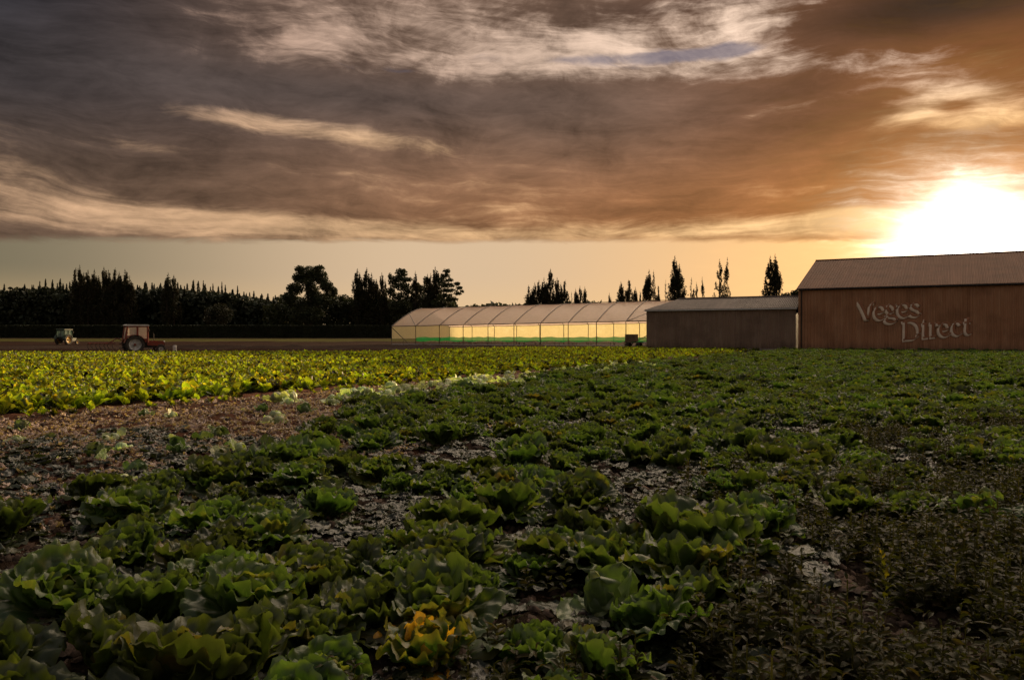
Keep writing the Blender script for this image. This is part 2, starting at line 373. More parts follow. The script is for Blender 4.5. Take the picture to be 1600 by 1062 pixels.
def film_mat(name, c, tr, trans_c, fold=1.0):
    m, nt, o = new_mat(name); g = nt.nodes.new('ShaderNodeNewGeometry'); pos = g.outputs['Position']
    n = noise(pos, .7, 5, .6); n2 = noise(pos, 3.5, 5, .6)
    d = nt.nodes.new('ShaderNodeBsdfDiffuse'); lk(mix(ss(n, .35, .7) * .5, c, tuple(x * .72 for x in c)), d.inputs[0])
    t = nt.nodes.new('ShaderNodeBsdfTranslucent'); lk(mix(ss(n2, .35, .75) * .5, trans_c, tuple(x * .75 for x in trans_c)), t.inputs[0])
    bn = bump(n2 + n * 2, .5 * fold, .05); lk(bn, d.inputs['Normal']); lk(bn, t.inputs['Normal'])
    mx = nt.nodes.new('ShaderNodeMixShader'); mx.inputs[0].default_value = .6; lk(d.outputs[0], mx.inputs[1]); lk(t.outputs[0], mx.inputs[2])
    gl = nt.nodes.new('ShaderNodeBsdfGlossy'); gl.inputs['Roughness'].default_value = .25; gl.inputs[0].default_value = (.8, .8, .8, 1); lk(bn, gl.inputs['Normal'])
    m2 = nt.nodes.new('ShaderNodeMixShader'); m2.inputs[0].default_value = .06; lk(mx.outputs[0], m2.inputs[1]); lk(gl.outputs[0], m2.inputs[2])
    tp = nt.nodes.new('ShaderNodeBsdfTransparent'); m3 = nt.nodes.new('ShaderNodeMixShader'); m3.inputs[0].default_value = tr
    lk(m2.outputs[0], m3.inputs[1]); lk(tp.outputs[0], m3.inputs[2]); lk(m3.outputs[0], o.inputs[0]); return m
M['roof_film'] = film_mat('greenhouse_roof_film', (.46, .33, .29), .15, (.98, .76, .60))
M['wall_film'] = film_mat('greenhouse_wall_film', (.52, .47, .28), .22, (.94, .84, .44))
M['gable_film'] = film_mat('greenhouse_gable_film', (.85, .74, .42), .10, (.98, .85, .45))  # paler than the wall film, standing in for sun glow this end misses
M['net'] = film_mat('green_shade_net', (.01, .16, .04), .15, (.02, .50, .12))
M['dusty_glass'] = film_mat('dusty_cab_glass', (.85, .76, .66), .03, (.98, .90, .80), .2)
M['green_glass'] = film_mat('tinted_cab_glass', (.20, .30, .26), .35, (.35, .50, .42), .2)
M['low_wall'] = corrugated('low_shed_cladding', (.30, .20, .145), U, .17, (.37, .27, .20))
M['big_wall'] = corrugated('big_shed_cladding', (.44, .21, .11), U, .25, (.52, .28, .16))  # brown sheeting with the low sun's orange flare painted into its colour
M['end_wall'] = corrugated('shed_end_cladding', (.16, .105, .075), N, .2, (.20, .14, .10))
M['low_roof'] = corrugated('low_shed_roofing', (.22, .17, .14), U, .17, (.28, .22, .18), .7)
M['big_roof'] = corrugated('big_shed_roofing', (.15, .065, .034), U, .25, (.20, .09, .05), .8)
M['letter_white'] = simple('letter_white', (.92, .74, .58), .6, 0, .15, 2)
M['letter_face'] = simple('letter_brown', (.40, .165, .08), .6, 0, .2, 2)

# ------------------------------------------------------------------ ground
def build_ground():
    def axis(lo, hi, fine, grow):
        a = [0.]; st = fine
        while a[-1] < hi: a.append(a[-1] + st); st = max(fine, a[-1] * grow)
        b = [0.]; st = fine
        while b[-1] > lo: b.append(b[-1] - st); st = max(fine, -b[-1] * grow * 1.5)
        return np.array(b[::-1][:-1] + a)
    ys = axis(-400, 3000, .06, .008); xs = axis(-3000, 3000, .06, .012)
    X, Y = np.meshgrid(xs, ys); Z = soil_h(X, Y)
    # a low heap of dug earth in front of the greenhouse and along the headland
    def ridge(x0, x1, y, w, h):
        return np.exp(-((Y - y - 1.2 * fbm(X * .15, Y * 0 + 3, 3)) / w) ** 2) * h * np.clip((X - x0) / 3, 0, 1) * np.clip((x1 - X) / 3, 0, 1) * (.6 + 1.6 * (vnoise(X * .6, Y * .6)))
    Z = Z + ridge(-42, 13, 88, 1.6, .22) + ridge(-55, -8, 74, 1.5, .14)
    s = X * U[0] + Y * U[1]; v = X * N[0] + Y * N[1]
    n = fbm(X * .05, Y * .05, 4); nn = fbm(X * .4, Y * .02, 4)
    ny, nx = X.shape
    soil = np.array([.150, .066, .038]); dark = np.array([.032, .021, .014]); tan = np.array([.06, .038, .024]); grass = np.array([.085, .075, .018]); furrow = np.array([.04, .028, .022])
    C = np.empty((ny, nx, 3)); C[:] = dark
    def put(mask, c): C[:] = C + (c - C) * np.clip(mask, 0, 1)[..., None]
    band = lambda a, lo, hi, w: np.clip((a - lo) / w + .5, 0, 1) * np.clip((hi - a) / w + .5, 0, 1)
    put(band(s, -18, -11.7, .8) * .9, soil)
    put(band(s, -18, -7, 1.5) * band(v, -50, 13, 2), soil * .62)  # same soil, with shade painted in as a darker tone
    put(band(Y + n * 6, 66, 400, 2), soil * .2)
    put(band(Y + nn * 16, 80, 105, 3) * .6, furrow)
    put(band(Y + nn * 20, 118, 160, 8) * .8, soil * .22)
    put(band(Y + nn * 30, 150, 215, 6), grass)
    put(band(Y + nn * 40, 215, 330, 12) * .8, tan)
    put(band(Y, 330, 9000, 12), dark)
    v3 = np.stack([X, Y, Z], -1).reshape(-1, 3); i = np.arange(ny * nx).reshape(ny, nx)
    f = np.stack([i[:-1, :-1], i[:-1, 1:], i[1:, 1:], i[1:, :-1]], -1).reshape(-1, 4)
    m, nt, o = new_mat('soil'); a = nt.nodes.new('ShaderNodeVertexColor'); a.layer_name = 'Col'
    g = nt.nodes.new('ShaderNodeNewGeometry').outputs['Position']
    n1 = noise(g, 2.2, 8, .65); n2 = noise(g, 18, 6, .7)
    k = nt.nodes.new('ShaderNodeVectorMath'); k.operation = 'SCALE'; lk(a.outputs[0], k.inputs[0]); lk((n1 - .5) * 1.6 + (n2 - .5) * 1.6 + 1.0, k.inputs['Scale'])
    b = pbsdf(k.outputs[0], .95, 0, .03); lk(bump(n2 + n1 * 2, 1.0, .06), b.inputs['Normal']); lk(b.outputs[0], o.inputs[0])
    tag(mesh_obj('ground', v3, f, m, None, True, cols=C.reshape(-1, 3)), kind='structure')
build_ground()

# ------------------------------------------------------------------ buildings
def wall_hit(px, py, p0, nrm):
    d = np.array([(px - 800) / FPX, 1, (HOR - py) / FPX]); c = np.array([0, 0, CAM_H]); t = ((p0 - c) @ nrm) / (d @ nrm); return c + d * t
UP = np.array([0, 0, 1.])
LS = np.array([14.0, 80.0, 0.])                  # low shed, front left corner
LSL = 14.8                                       # length
def gable(name, p0, L, W, he, hr, mats, hip=0, over=.15, thick=.08, label='', cat='shed', base=None):
    root = empty(name, p0); tag(root, label, cat); o = -p0
    A = p0; B = p0 + U * L; Cc = B + N * 2 * W; D_ = A + N * 2 * W
    rl = A + N * W + U * hip + UP * hr; rr = B + N * W + UP * hr
    loc = lambda p: p + o
    th = .12
    def panel(nm, a, b, zt, mat):
        d = b - a; nrm = np.cross(d / np.linalg.norm(d), UP)
        mb = MB(); q = [a, b, b + UP * zt, a + UP * zt]; q = [loc(x) for x in q]; q2 = [x - nrm * th for x in q]
        mb.add(q + q2, [(0, 1, 2, 3), (7, 6, 5, 4), (0, 4, 5, 1), (1, 5, 6, 2), (2, 6, 7, 3), (3, 7, 4, 0)]); return mb.build(nm, mat, root)
    panel('front_wall', A, B, he, mats[0]); panel('back_wall', Cc, D_, he, mats[0])
    for (a, b, apex) in ((D_ - N * .12 * 0, A, None), (B, Cc, None)):
        mb = MB(); d = (b - a) / np.linalg.norm(b - a); nrm = np.cross(d, UP)
        a2 = a + d * (th + .003); b2 = b - d * (th + .003)
        poly = [a2, b2, b2 + UP * (he - .01)]
        if not (hip and b is A): poly.append((a + b) / 2 + UP * (hr - .03))
        poly.append(a2 + UP * (he - .01)); q = [loc(x) for x in poly]; q2 = [x - nrm * th for x in q]; n = len(q)
        mb.add(q + q2, [tuple(range(n)), tuple(range(n, 2 * n))[::-1]] + [(i, n + i, n + (i + 1) % n, (i + 1) % n) for i in range(n)])
        mb.build('end_wall', mats[2], root)
    # roof slabs
    ov = N * over; dz = UP * (-(hr - he) / W * over)
    e = U * over
    lf = A - ov + dz - e; rf = B - ov + dz + e; lb = D_ + ov + dz - e; rb = Cc + ov + dz + e
    lf, rf, lb, rb = (x + UP * (he + .02) for x in (lf, rf, lb, rb)); r1 = rl - (e if not hip else 0); r2 = rr + e
    def slab(nm, pts, mat):
        q = [loc(x) for x in pts]; q2 = [x + UP * thick for x in q]; n = len(q)
        MB().add(q + q2, [tuple(range(n))[::-1], tuple(range(n, 2 * n))] + [(i, (i + 1) % n, n + (i + 1) % n, n + i) for i in range(n)]).build(nm, mat, root)
    slab('roof_slope', [lf, rf, r2, r1], mats[1]); slab('roof_slope', [rb, lb, r1, r2], mats[1])
    if hip: slab('roof_hip', [lb, lf, r1], mats[1])
    MB().tube([loc(r1 + UP * (thick + .02)), loc(r2 + UP * (thick + .02))], .09, 6).build('ridge_cap', mats[1], root)
    g0 = lf - N * .07 - UP * .03; g1 = rf - N * .07 - UP * .03
    MB().tube([loc(g0), loc(g1)], .07, 6).build('gutter', M['stone'] if hip else M['dark_metal'], root)
    # concrete footing along the front
    q = A - N * .06 + UP * .0; mb = MB(); b0 = loc(A - N * .06 - UP * .1); b1 = loc(B - N * .06 - UP * .1); hh = UP * .32
    mb.add([b0, b1, b1 + hh, b0 + hh, b0 + N * .055, b1 + N * .055, b1 + N * .055 + hh, b0 + N * .055 + hh], [(0, 1, 2, 3), (7, 6, 5, 4), (3, 2, 6, 7), (0, 3, 7, 4), (1, 5, 6, 2)])
    mb.build('footing', M['plank'], root)
    return root
gable('low_shed', LS, LSL, 2.8, 4.1, 5.25, (M['low_wall'], M['low_roof'], M['end_wall']), hip=2.6,
      label='low grey brown windowless shed with pale hipped roof, beside the greenhouse')
BS = LS + U * (LSL + .25) - N * .12
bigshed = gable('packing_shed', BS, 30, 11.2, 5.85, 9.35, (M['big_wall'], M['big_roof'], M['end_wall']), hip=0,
      label='large tall glare tinted brown gabled shed with painted lettering on its long wall')
# downpipes
for t in (.3,):
    p = U * t - N * .14
    MB().tube([p, p + UP * 5.7], .055, 8).build('downpipe', M['dark_metal'], bigshed)
for k in range(1, 7):        # wall sheet joints: cover strips
    p = U * (k * 4.6) - N * .02
    MB().box(tuple(p + UP * 3.0), (.06, .03, 5.2), rz=math.atan2(U[1], U[0])).build('cover_strip', M['big_wall'], bigshed)

# lettering, stroke by stroke (positions read off the wall)
def lettering():
    wn = N.copy()
    def W(zx, zy, off): return wall_hit(1320 + zx / 7.27, 460 + zy / 7.27, BS - N * off, wn)
    words = {
     'veges_lettering': ('VEGES', [
        [(150, 92), (172, 100), (220, 190), (262, 285)], [(262, 285), (290, 200), (300, 130), (325, 92), (345, 92)],
        [(362, 205), (412, 200), (455, 180), (448, 138), (410, 122), (372, 140), (352, 190), (362, 245), (405, 275), (455, 258), (475, 240)],
        [(560, 128), (520, 108), (492, 130), (490, 175), (520, 200), (558, 185), (568, 150), (560, 128)], [(566, 130), (592, 112), (612, 118)],
        [(512, 200), (492, 225), (515, 245), (570, 252), (592, 275), (570, 305), (520, 315), (478, 298), (482, 268), (510, 248)],
        [(630, 180), (680, 178), (722, 158), (716, 116), (680, 100), (642, 118), (622, 165), (632, 220), (675, 248), (725, 232), (742, 216)],
        [(862, 118), (830, 92), (785, 100), (772, 132), (800, 158), (845, 175), (858, 208), (828, 236), (780, 236), (752, 218)]]),
     'direct_lettering': ('DIRECT', [
        [(655, 312), (692, 312), (696, 400), (690, 500), (668, 512)], [(692, 312), (760, 300), (825, 330), (852, 395), (835, 460), (785, 498), (690, 506)],
        [(882, 335), (915, 340), (916, 420), (912, 480), (890, 490), (960, 478)], [(900, 290), (918, 296)],
        [(968, 325), (998, 335), (1000, 400), (996, 470), (975, 480), (1040, 470)], [(1000, 365), (1028, 330), (1060, 322), (1072, 345)],
        [(1098, 400), (1145, 396), (1188, 376), (1180, 334), (1145, 318), (1108, 335), (1088, 384), (1098, 438), (1140, 466), (1190, 450), (1208, 434)],
        [(1328, 336), (1295, 310), (1255, 322), (1238, 370), (1246, 425), (1285, 452), (1325, 436), (1345, 420)],
        [(1400, 262), (1395, 340), (1392, 410), (1412, 440), (1450, 425)], [(1358, 318), (1395, 314), (1440, 304)]])}
    def dense(pl):
        p = np.array(pl, float)
        if len(p) < 3: return [p[0] + (p[-1] - p[0]) * t for t in np.linspace(0, 1, 4)]
        o = []
        q = np.vstack([2 * p[0] - p[1], p, 2 * p[-1] - p[-2]])
        for i in range(1, len(q) - 2):
            for t in np.linspace(0, 1, 5)[:-1]:
                a, b, c, d = q[i - 1], q[i], q[i + 1], q[i + 2]
                o.append(.5 * (2 * b + (c - a) * t + (2 * a - 5 * b + 4 * c - d) * t * t + (3 * b - 3 * c + d - a) * t ** 3))
        o.append(p[-1]); return o
    nib = np.array([math.cos(R(-35)), math.sin(R(-35))])
    for nm, (w, strokes) in words.items():
        for layer, (dx, dy, off, extra, mat) in {'white': (-16, 16, .035, 1.45, M['letter_white']), 'face': (0, 0, .075, .8, M['letter_face'])}.items():
            mb = MB()
            for st in strokes:
                d = dense(st); pts = []; rs = []
                for i, p in enumerate(d):
                    t = d[min(i + 1, len(d) - 1)] - d[max(i - 1, 0)]; t = t / (np.linalg.norm(t) + 1e-6)
                    wdt = abs(t[0] * nib[1] - t[1] * nib[0])
                    pts.append(W(p[0] + dx, p[1] + dy, off) - BS); rs.append((.045 + .115 * wdt) * extra)
                mb.tube(pts, rs, 8, flat=(N, .25))
            o = mb.build(nm if layer == 'white' else 'letter_face', mat, bigshed if layer == 'white' else last, True)
            last = o
            if layer == 'white':
                o['label'] = 'pale shadowed painted word reading ' + ('Veges' if w == 'VEGES' else 'Direct')
lettering()
# white marker post by the corner
pp = P(1258, 545, Zof(546))
pr = empty('marker_post', (pp[0], pp[1] , 0)); tag(pr, 'thin pale post standing in the field edge before the corner between both sheds', 'post')
MB().tube([(0, 0, -.1), (0, 0, 1.85)], [.05, .045], 8).build('shaft', M['stone'], pr); MB().lathe((0, 0, 1.85), (0, 0, 1), [(.06, -.02), (.065, .03), (.03, .07), (0, .08)], 10).build('cap', M['stone'], pr)

# ------------------------------------------------------------------ greenhouse
def greenhouse():
    px = [612, 649.5, 686.5, 723.7, 762.5, 803, 844.5, 887.8, 932, 978, 1026, 1076]
    n = len(px); A = np.array([(612 - 800) / FPX * 108, 108., 0]); 
    def onwall(x):                                    # wall line from A toward B
        B = np.array([(978 - 800) / FPX * 90, 90., 0]); d = (B - A); k = (x - 800) / FPX
        t = (A[0] - k * A[1]) / (k * d[1] - d[0]); return A + d * t
    base = [onwall(x) for x in px]; d = base[-1] - base[0]; L = np.linalg.norm(d); u = d / L; nn = np.array([-u[1], u[0], 0.]); W = 7.0
    f = [np.linalg.norm(b - base[0]) / np.linalg.norm(onwall(978) - base[0]) for b in base]
    eave = [2.61 + .45 * t for t in f]; ridge = [5.35 + .35 * t for t in f]; gz = [0. + .12 * t for t in f]
    root = empty('greenhouse', A); tag(root, 'long plastic film greenhouse glowing yellow in low sun, green net along its foot', 'greenhouse')
    K = 13
    def bow(i, q):                                     # q 0..1 across from front eave to back eave
        a = math.pi * q; 
        y = (2 * q - 1) * W; z = eave[i] + (ridge[i] - eave[i]) * (1 - abs(2 * q - 1) ** 1.45)
        return base[i] - A + nn * (W + y) + UP * z
    # roof film (sagging a little between ribs)
    V = []; F = []; sub = 4
    cols_ = []
    for i in range(n - 1):
        for j in range(sub + (1 if i == n - 2 else 0)): cols_.append((i, j / sub))
    for i, t in cols_:
        for k in range(K):
            q = k / (K - 1); p = bow(i, q) * (1 - t) + bow(i + 1, q) * t
            V.append(p - UP * (.06 * math.sin(math.pi * t)) - UP * .01)
    for c in range(len(cols_) - 1):
        for k in range(K - 1): F.append((c * K + k, (c + 1) * K + k, (c + 1) * K + k + 1, c * K + k + 1))
    o = mesh_obj('roof_film', V, F, M['roof_film'], root); 
    for p in o.data.polygons: p.use_smooth = True
    # rear wall film, gable films, lower front skirt
    back = [base[i] - A + nn * 2 * W for i in range(n)]
    V = []; F = []
    for i in range(n): V += [back[i] + UP * (gz[i] + .55), back[i] + UP * eave[i]]
    F = [(2 * i, 2 * i + 2, 2 * i + 3, 2 * i + 1) for i in range(n - 1)]
    mesh_obj('rear_wall_film', V, F, M['wall_film'], root)
    for i in (0, n - 1):
        pts = [bow(i, k / (K - 1)) for k in range(K)]; low = [np.array([p[0], p[1], gz[i] + (.9 if i == 0 else .1)]) for p in pts]
        mesh_obj('gable_film', pts + low, [(k, k + 1, K + k + 1, K + k) for k in range(K - 1)], M['gable_film'], root)
    for i in range(n):
        mb = MB(); mb.tube([bow(i, k / (K - 1)) + UP * .01 for k in range(K)], .06, 6); mb.build('rib', M['steel'], root)
        b = base[i] - A
        MB().tube([b + UP * (gz[i] - .2), b + UP * eave[i]], .05, 6).build('post', M['steel'], root)
        MB().tube([back[i] + UP * (gz[i] - .2), back[i] + UP * eave[i]], .05, 6).build('post', M['steel'], root)
    for off in (0, 2 * W):
        MB().tube([base[i] - A + nn * off + UP * (eave[i] + .02) - nn * .05 for i in range(n)], .055, 6).build('eave_rail', M['steel'], root)
    MB().tube([bow(i, .5) + UP * .02 for i in range(n)], .045, 6).build('ridge_rail', M['steel'], root)
    b0, b1 = base[0] - A, base[1] - A
    for a, b in ((b0 + UP * 2.5, b0 * .25 + b1 * .75 + UP * .1), (b1 + UP * eave[1], bow(0, .28)), (base[9] - A + UP * eave[9], bow(10, .3)), (base[9] - A + (base[10] - base[9]) * .1 + UP * .3, base[10] - A + UP * 2.0), (b0 * .5 + b1 * .5 + UP * .7, b0 * .5 + b1 * .5 - UP * .1)):
        MB().tube([a, b], .045, 6).build('brace', M['steel'], root)
    MB().tube([base[i] - A + UP * (gz[i] + .12) for i in range(n)], .06, 6).build('base_rail', M['stone'], root)
    # green net along the foot of the front, a little slack
    V = []; cols_ = []; 
    for i in range(1, n - 1):
        for j in range(5): cols_.append((i, j / 5))
    for (i, t) in cols_:
        p = (base[i] * (1 - t) + base[i + 1] * t) - A + nn * .12; zt = gz[i] + 1.12 + .06 * math.sin(i * 5 + t * 9); zb = gz[i] + .58 + .08 * math.sin(i * 3 + t * 7)
        V += [p + UP * zb, p + UP * (zb + zt) / 2 - nn * .05, p + UP * zt]
    m = len(cols_)
    F = [(3 * c + k, 3 * c + 3 + k, 3 * c + 4 + k, 3 * c + 1 + k) for c in range(m - 1) for k in (0, 1)]
    mesh_obj('shade_net', V, F, M['net'], root)
    # seedling benches inside, low pale staging
    for j, off in enumerate((3.2, 7.5)):
        for i in range(1, n - 2, 2):
            c = (base[i] + base[i + 1]) / 2 + nn * off; b = empty('seedling_bench', (c[0], c[1], gz[i]), math.atan2(u[1], u[0]))
            tag(b, 'long low bench of seedlings standing inside the greenhouse behind the green net', 'bench', 'seedling benches inside the greenhouse')
            mb = MB(); mb.box((0, 0, .42), (5.6, 1.5, .05)); mb.build('bench_top', M['plank'], b)
            for sx in (-1, 1):
                for sy in (-1, 1): MB().box((sx * 2.6, sy * .65, .195), (.06, .06, .39)).build('leg', M['timber'], b)
    # trailer with a crate body in front of the last bay
    c = P(988, 540, 90); c = np.array([(987 - 800) / FPX * 88.5, 88.5, .1])
    t = empty('crate_trailer', c, math.atan2(u[1], u[0])); tag(t, 'small dark box trailer on wheels parked before the right end of the greenhouse', 'trailer')
    mb = MB(); mb.box((0, 0, 1.05), (1.25, .9, .85))
    for k in range(4): mb.box((0, -.47, .72 + k * .22), (1.27, .03, .12))
    mb.build('box_body', M['timber'], t); MB().box((.3, 0, .56), (2.2, .7, .08)).build('chassis', M['dark_metal'], t)
    MB().tube([(1.3, 0, .56), (2.1, 0, .42)], .05, 6).build('tow_bar', M['white_paint'], t)
    for sx in (-.4, .9):
        for sy in (-.45, .45): MB().lathe((sx, sy, .25), (0, 1, 0), [(.02, -.06), (.25, -.07), (.25, .07), (.02, .06)], 16).build('wheel', M['rubber'], t)
greenhouse()

# ------------------------------------------------------------------ tractors
def wheel(parent, c, r, w, rimr, rimmat, lugs, name):
    wr = empty(name, c); wr.parent = parent
    mb = MB(); mb.lathe((0, 0, 0), (0, 1, 0), [(rimr, -w * .42), (r * .86, -w * .5), (r * .97, -w * .38), (r, -w * .2), (r, w * .2), (r * .97, w * .38), (r * .86, w * .5), (rimr, w * .42), (rimr, -w * .42)], 32)
    for k in range(lugs):
        a = 2 * math.pi * k / lugs
        for sg in (-1, 1):
            aa = a + (math.pi / lugs if sg > 0 else 0)
            mb.box((math.cos(aa) * r * 1.01, sg * w * .22, math.sin(aa) * r * 1.01), (.06, w * .5, .05), ry=-aa, rz=0)
    mb.build('tyre', M['rubber'], wr)
    mb = MB(); mb.lathe((0, 0, 0), (0, 1, 0), [(rimr, -w * .40), (rimr * .92, -w * .30), (rimr * .82, -w * .12), (rimr * .35, -w * .05), (rimr * .3, -w * .2), (.02, -w * .22)], 28)
    mb.lathe((0, 0, 0), (0, 1, 0), [(rimr, w * .40), (rimr * .92, w * .30), (rimr * .82, w * .12), (rimr * .35, w * .05), (rimr * .3, w * .2), (.02, w * .22)], 28)
    mb.build('rim', rimmat, wr)
    mb = MB()
    for sg in (-1, 1):
        mb.lathe((0, sg * w * .24, 0), (0, sg, 0), [(rimr * .22, -.03), (rimr * .22, .03), (.01, .05)], 12)
    mb.build('hub', M['red_paint'] if rimmat is M['rim_paint'] else M['dark_metal'], wr)
def tractor(loc, rz, paint, rimmat, glass, roofmat, label, rr=.68, k=1.0):
    t = empty('tractor', loc, rz); tag(t, label, 'tractor'); t.scale = (k, k, k)
    # faces +x; rear axle at x=0
    MB().prism([(1.0, 1.02), (2.15, .98), (2.28, .90), (2.3, .55), (1.0, .62)], -.27, .27).build('hood', paint, t)
    MB().prism([(-.25, .42), (.5, .40), (1.0, .42), (2.1, .40), (2.1, .56), (1.0, .63), (.9, .95), (-.1, .95), (-.35, .8)], -.2, .2).build('engine_block', M['dark_metal'], t)
    mb = MB(); mb.box((2.305, 0, .75), (.03, .42, .34))
    for q in range(5): mb.box((2.325, 0, .62 + q * .065), (.02, .38, .02))
    mb.build('grille', M['dark_metal'], t)
    for s in (-1, 1): MB().lathe((2.31, s * .19, .90), (1, 0, 0), [(.01, .03), (.06, .03), (.075, 0), (.05, -.06)], 12).build('headlight', M['white_paint'], t)
    MB().tube([(1.55, .12, .98), (1.55, .12, 1.55), (1.5, .12, 1.63)], .03, 8).build('exhaust_pipe', M['dark_metal'], t)
    mb = MB(); mb.tube([(1.95, -.62, .40), (1.95, .62, .40)], .05, 8); mb.build('front_axle', M['dark_metal'], t)
    mb = MB(); mb.tube([(0, -.7, .68), (0, .7, .68)], .10, 10); mb.build('rear_axle', M['dark_metal'], t)
    for s in (-1, 1):
        wheel(t, (0, s * .78, rr), rr, .36, rr * .66, rimmat, 20, 'rear_wheel'); wheel(t, (1.95, s * .70, .34), .34, .18, .19, rimmat, 14, 'front_wheel')
        mb = MB(); n = 12; pts = []
        for q in range(n + 1):
            a = math.pi * (.02 + .88 * q / n) + .15; pts.append((math.cos(a) * (rr + .09), math.sin(a) * (rr + .09) + rr))
        vs = []
        for x, z in pts: vs += [(x, s * .52, z), (x, s * .98, z), (x * .965, s * .52, (z - rr) * .965 + rr), (x * .965, s * .98, (z - rr) * .965 + rr)]
        fs = []
        for q in range(n):
            b = 4 * q; fs += [(b, b + 4, b + 5, b + 1), (b + 2, b + 3, b + 7, b + 6), (b, b + 2, b + 6, b + 4), (b + 1, b + 5, b + 7, b + 3)]
        mb.add(vs, fs).build('fender', paint if s < 0 else paint, t)
    # cab
    cz0, cz1 = 1.12, 2.18; xb, xf = -.62, .98; hw = .66
    mb = MB()
    posts = [(xb + .12, -hw), (xb + .12, hw), (.22, -hw), (.22, hw), (xf, -hw), (xf, hw)]
    for (x, y) in posts:
        dx = -.16 if x < xb + .2 else (.05 if x > .9 else 0)
        mb.tube([(x + (dx if x < 0 else 0), y, cz0 - (.25 if x > 0 else 0)), (x, y * .97, cz1)], .075, 6)
    for y in (-hw, hw):
        mb.tube([(xb, y, cz0), (xf, y, cz0)], .05, 6); mb.tube([(xb + .1, y * .97, cz1 - .03), (xf, y * .97, cz1 - .03)], .05, 6)
    for x, z in ((xb, cz0), (xf, cz0), (xb + .12, cz1 - .03), (xf, cz1 - .03)): mb.tube([(x, -hw, z), (x, hw, z)], .05, 6)
    mb.build('cab_frame', paint, t)
    mb = MB(); mb.box((.2, 0, .95), (1.5, 1.0, .30)); mb.build('cab_floor', M['dark_metal'], t)
    for y in (-hw, hw):
        MB().box((.60, y * .995, 1.0), (.72, .03, .22)).build('door_panel', paint, t)
    mb = MB(); mb.prism([(xb - .02, cz1 + .02), (xf + .10, cz1 + .02), (xf + .12, cz1 + .08), (xf + .02, cz1 + .13), (xb + .10, cz1 + .13), (xb - .04, cz1 + .08)], -hw - .06, hw + .06); mb.build('cab_roof', roofmat, t)
    def pane(pts):
        nrm = np.cross(np.array(pts[1]) - np.array(pts[0]), np.array(pts[2]) - np.array(pts[0])); nrm = nrm / np.linalg.norm(nrm) * .008
        q = [np.array(p) + nrm for p in pts] + [np.array(p) - nrm for p in pts]
        MB().add(q, [(0, 1, 2, 3), (7, 6, 5, 4), (0, 4, 5, 1), (1, 5, 6, 2), (2, 6, 7, 3), (3, 7, 4, 0)]).build('window', glass, t)
    for y in (-hw, hw):
        yy = y * .985; pane([(xb + .08, yy, cz0 + .06), (.16, yy, cz0 + .06), (.16, yy * .98, cz1 - .09), (xb + .2, yy * .98, cz1 - .09)])
        pane([(.28, yy, cz0 + .06), (xf - .07, yy, cz0 + .06), (xf - .06, yy * .98, cz1 - .09), (.28, yy * .98, cz1 - .09)])
    for sgn in (-1, 1):
        a, b = (-.60, -.03) if sgn < 0 else (.03, .60)
        pane([(xb + .0, a, cz0 + .06), (xb + .0, b, cz0 + .06), (xb + .12, b, cz1 - .09), (xb + .12, a, cz1 - .09)])
        pane([(xf, a, cz0 + .06), (xf, b, cz0 + .06), (xf, b, cz1 - .09), (xf, a, cz1 - .09)])
    mb = MB(); mb.box((-.1, 0, 1.2), (.45, .45, .10)); mb.box((-.32, 0, 1.45), (.10, .45, .5), ry=-.15); mb.build('seat', M['rubber'], t)
    mb = MB(); mb.tube([(.7, 0, 1.1), (.5, 0, 1.5)], .02, 6); mb.lathe((.5, 0, 1.5), (-.45, 0, .9), [(.17, -.012), (.19, 0), (.17, .012), (.155, 0), (.17, -.012)], 20); mb.build('steering_wheel', M['dark_metal'], t)
    mb = MB(); 
    for s in (-1, 1): mb.tube([(-.25, s * .25, .45), (-1.0, s * .35, .40)], .03, 6)
    mb.tube([(-.3, 0, .95), (-1.0, 0, .75)], .03, 6); mb.build('linkage', M['dark_metal'], t)
    for y in (-hw, hw):
        MB().box((xf + .12, y * 1.12, 1.85), (.04, .14, .24)).build('mirror', M['dark_metal'], t)
    return t
z1 = 66.5; xt = (208 - 800) / FPX * z1
tractor((xt, z1, 0.0), R(35), M['red_paint'], M['rim_paint'], M['dusty_glass'], M['white_paint'],
        'old red tractor with white cab roof and pale wheel rims, nearer and larger of two', .70, 1.07)
z2 = 112.; 
tractor(((99 - 800) / FPX * z2, z2, .0), R(80), M['green_paint'], M['yellow_paint'], M['green_glass'], M['green_paint'],
        'small distant green tractor with yellow wheel rims at the far left', .72, .98)
# mounted cultivator trailing the red tractor
def cultivator():
    c = np.array([(158 - 800) / FPX * 65.3, 65.3, .32]); t = empty('cultivator', c, R(30)); tag(t, 'rusty red tined cultivator carried behind the red tractor', 'farm implement')
    mb = MB(); mb.tube([(-1, -.5, .55), (1, -.5, .55)], .05, 6); mb.tube([(-1, .5, .55), (1, .5, .55)], .05, 6)
    for x in (-.9, 0, .9): mb.tube([(x, -.5, .55), (x, .5, .55)], .05, 6)
    mb.tube([(.6, 0, .58), (1.2, 0, .95), (2.0, 0, .6)], .045, 6); mb.build('frame', M['red_paint'], t)
    for k in range(7):
        x = -.95 + k * .31; y = (-.5, .5)[k % 2]
        MB().tube([(x, y, .55), (x - .12, y, .35), (x - .02, y, .12), (x + .1, y, .0)], .025, 6).build('tine', M['dark_metal'], t)
cultivator()
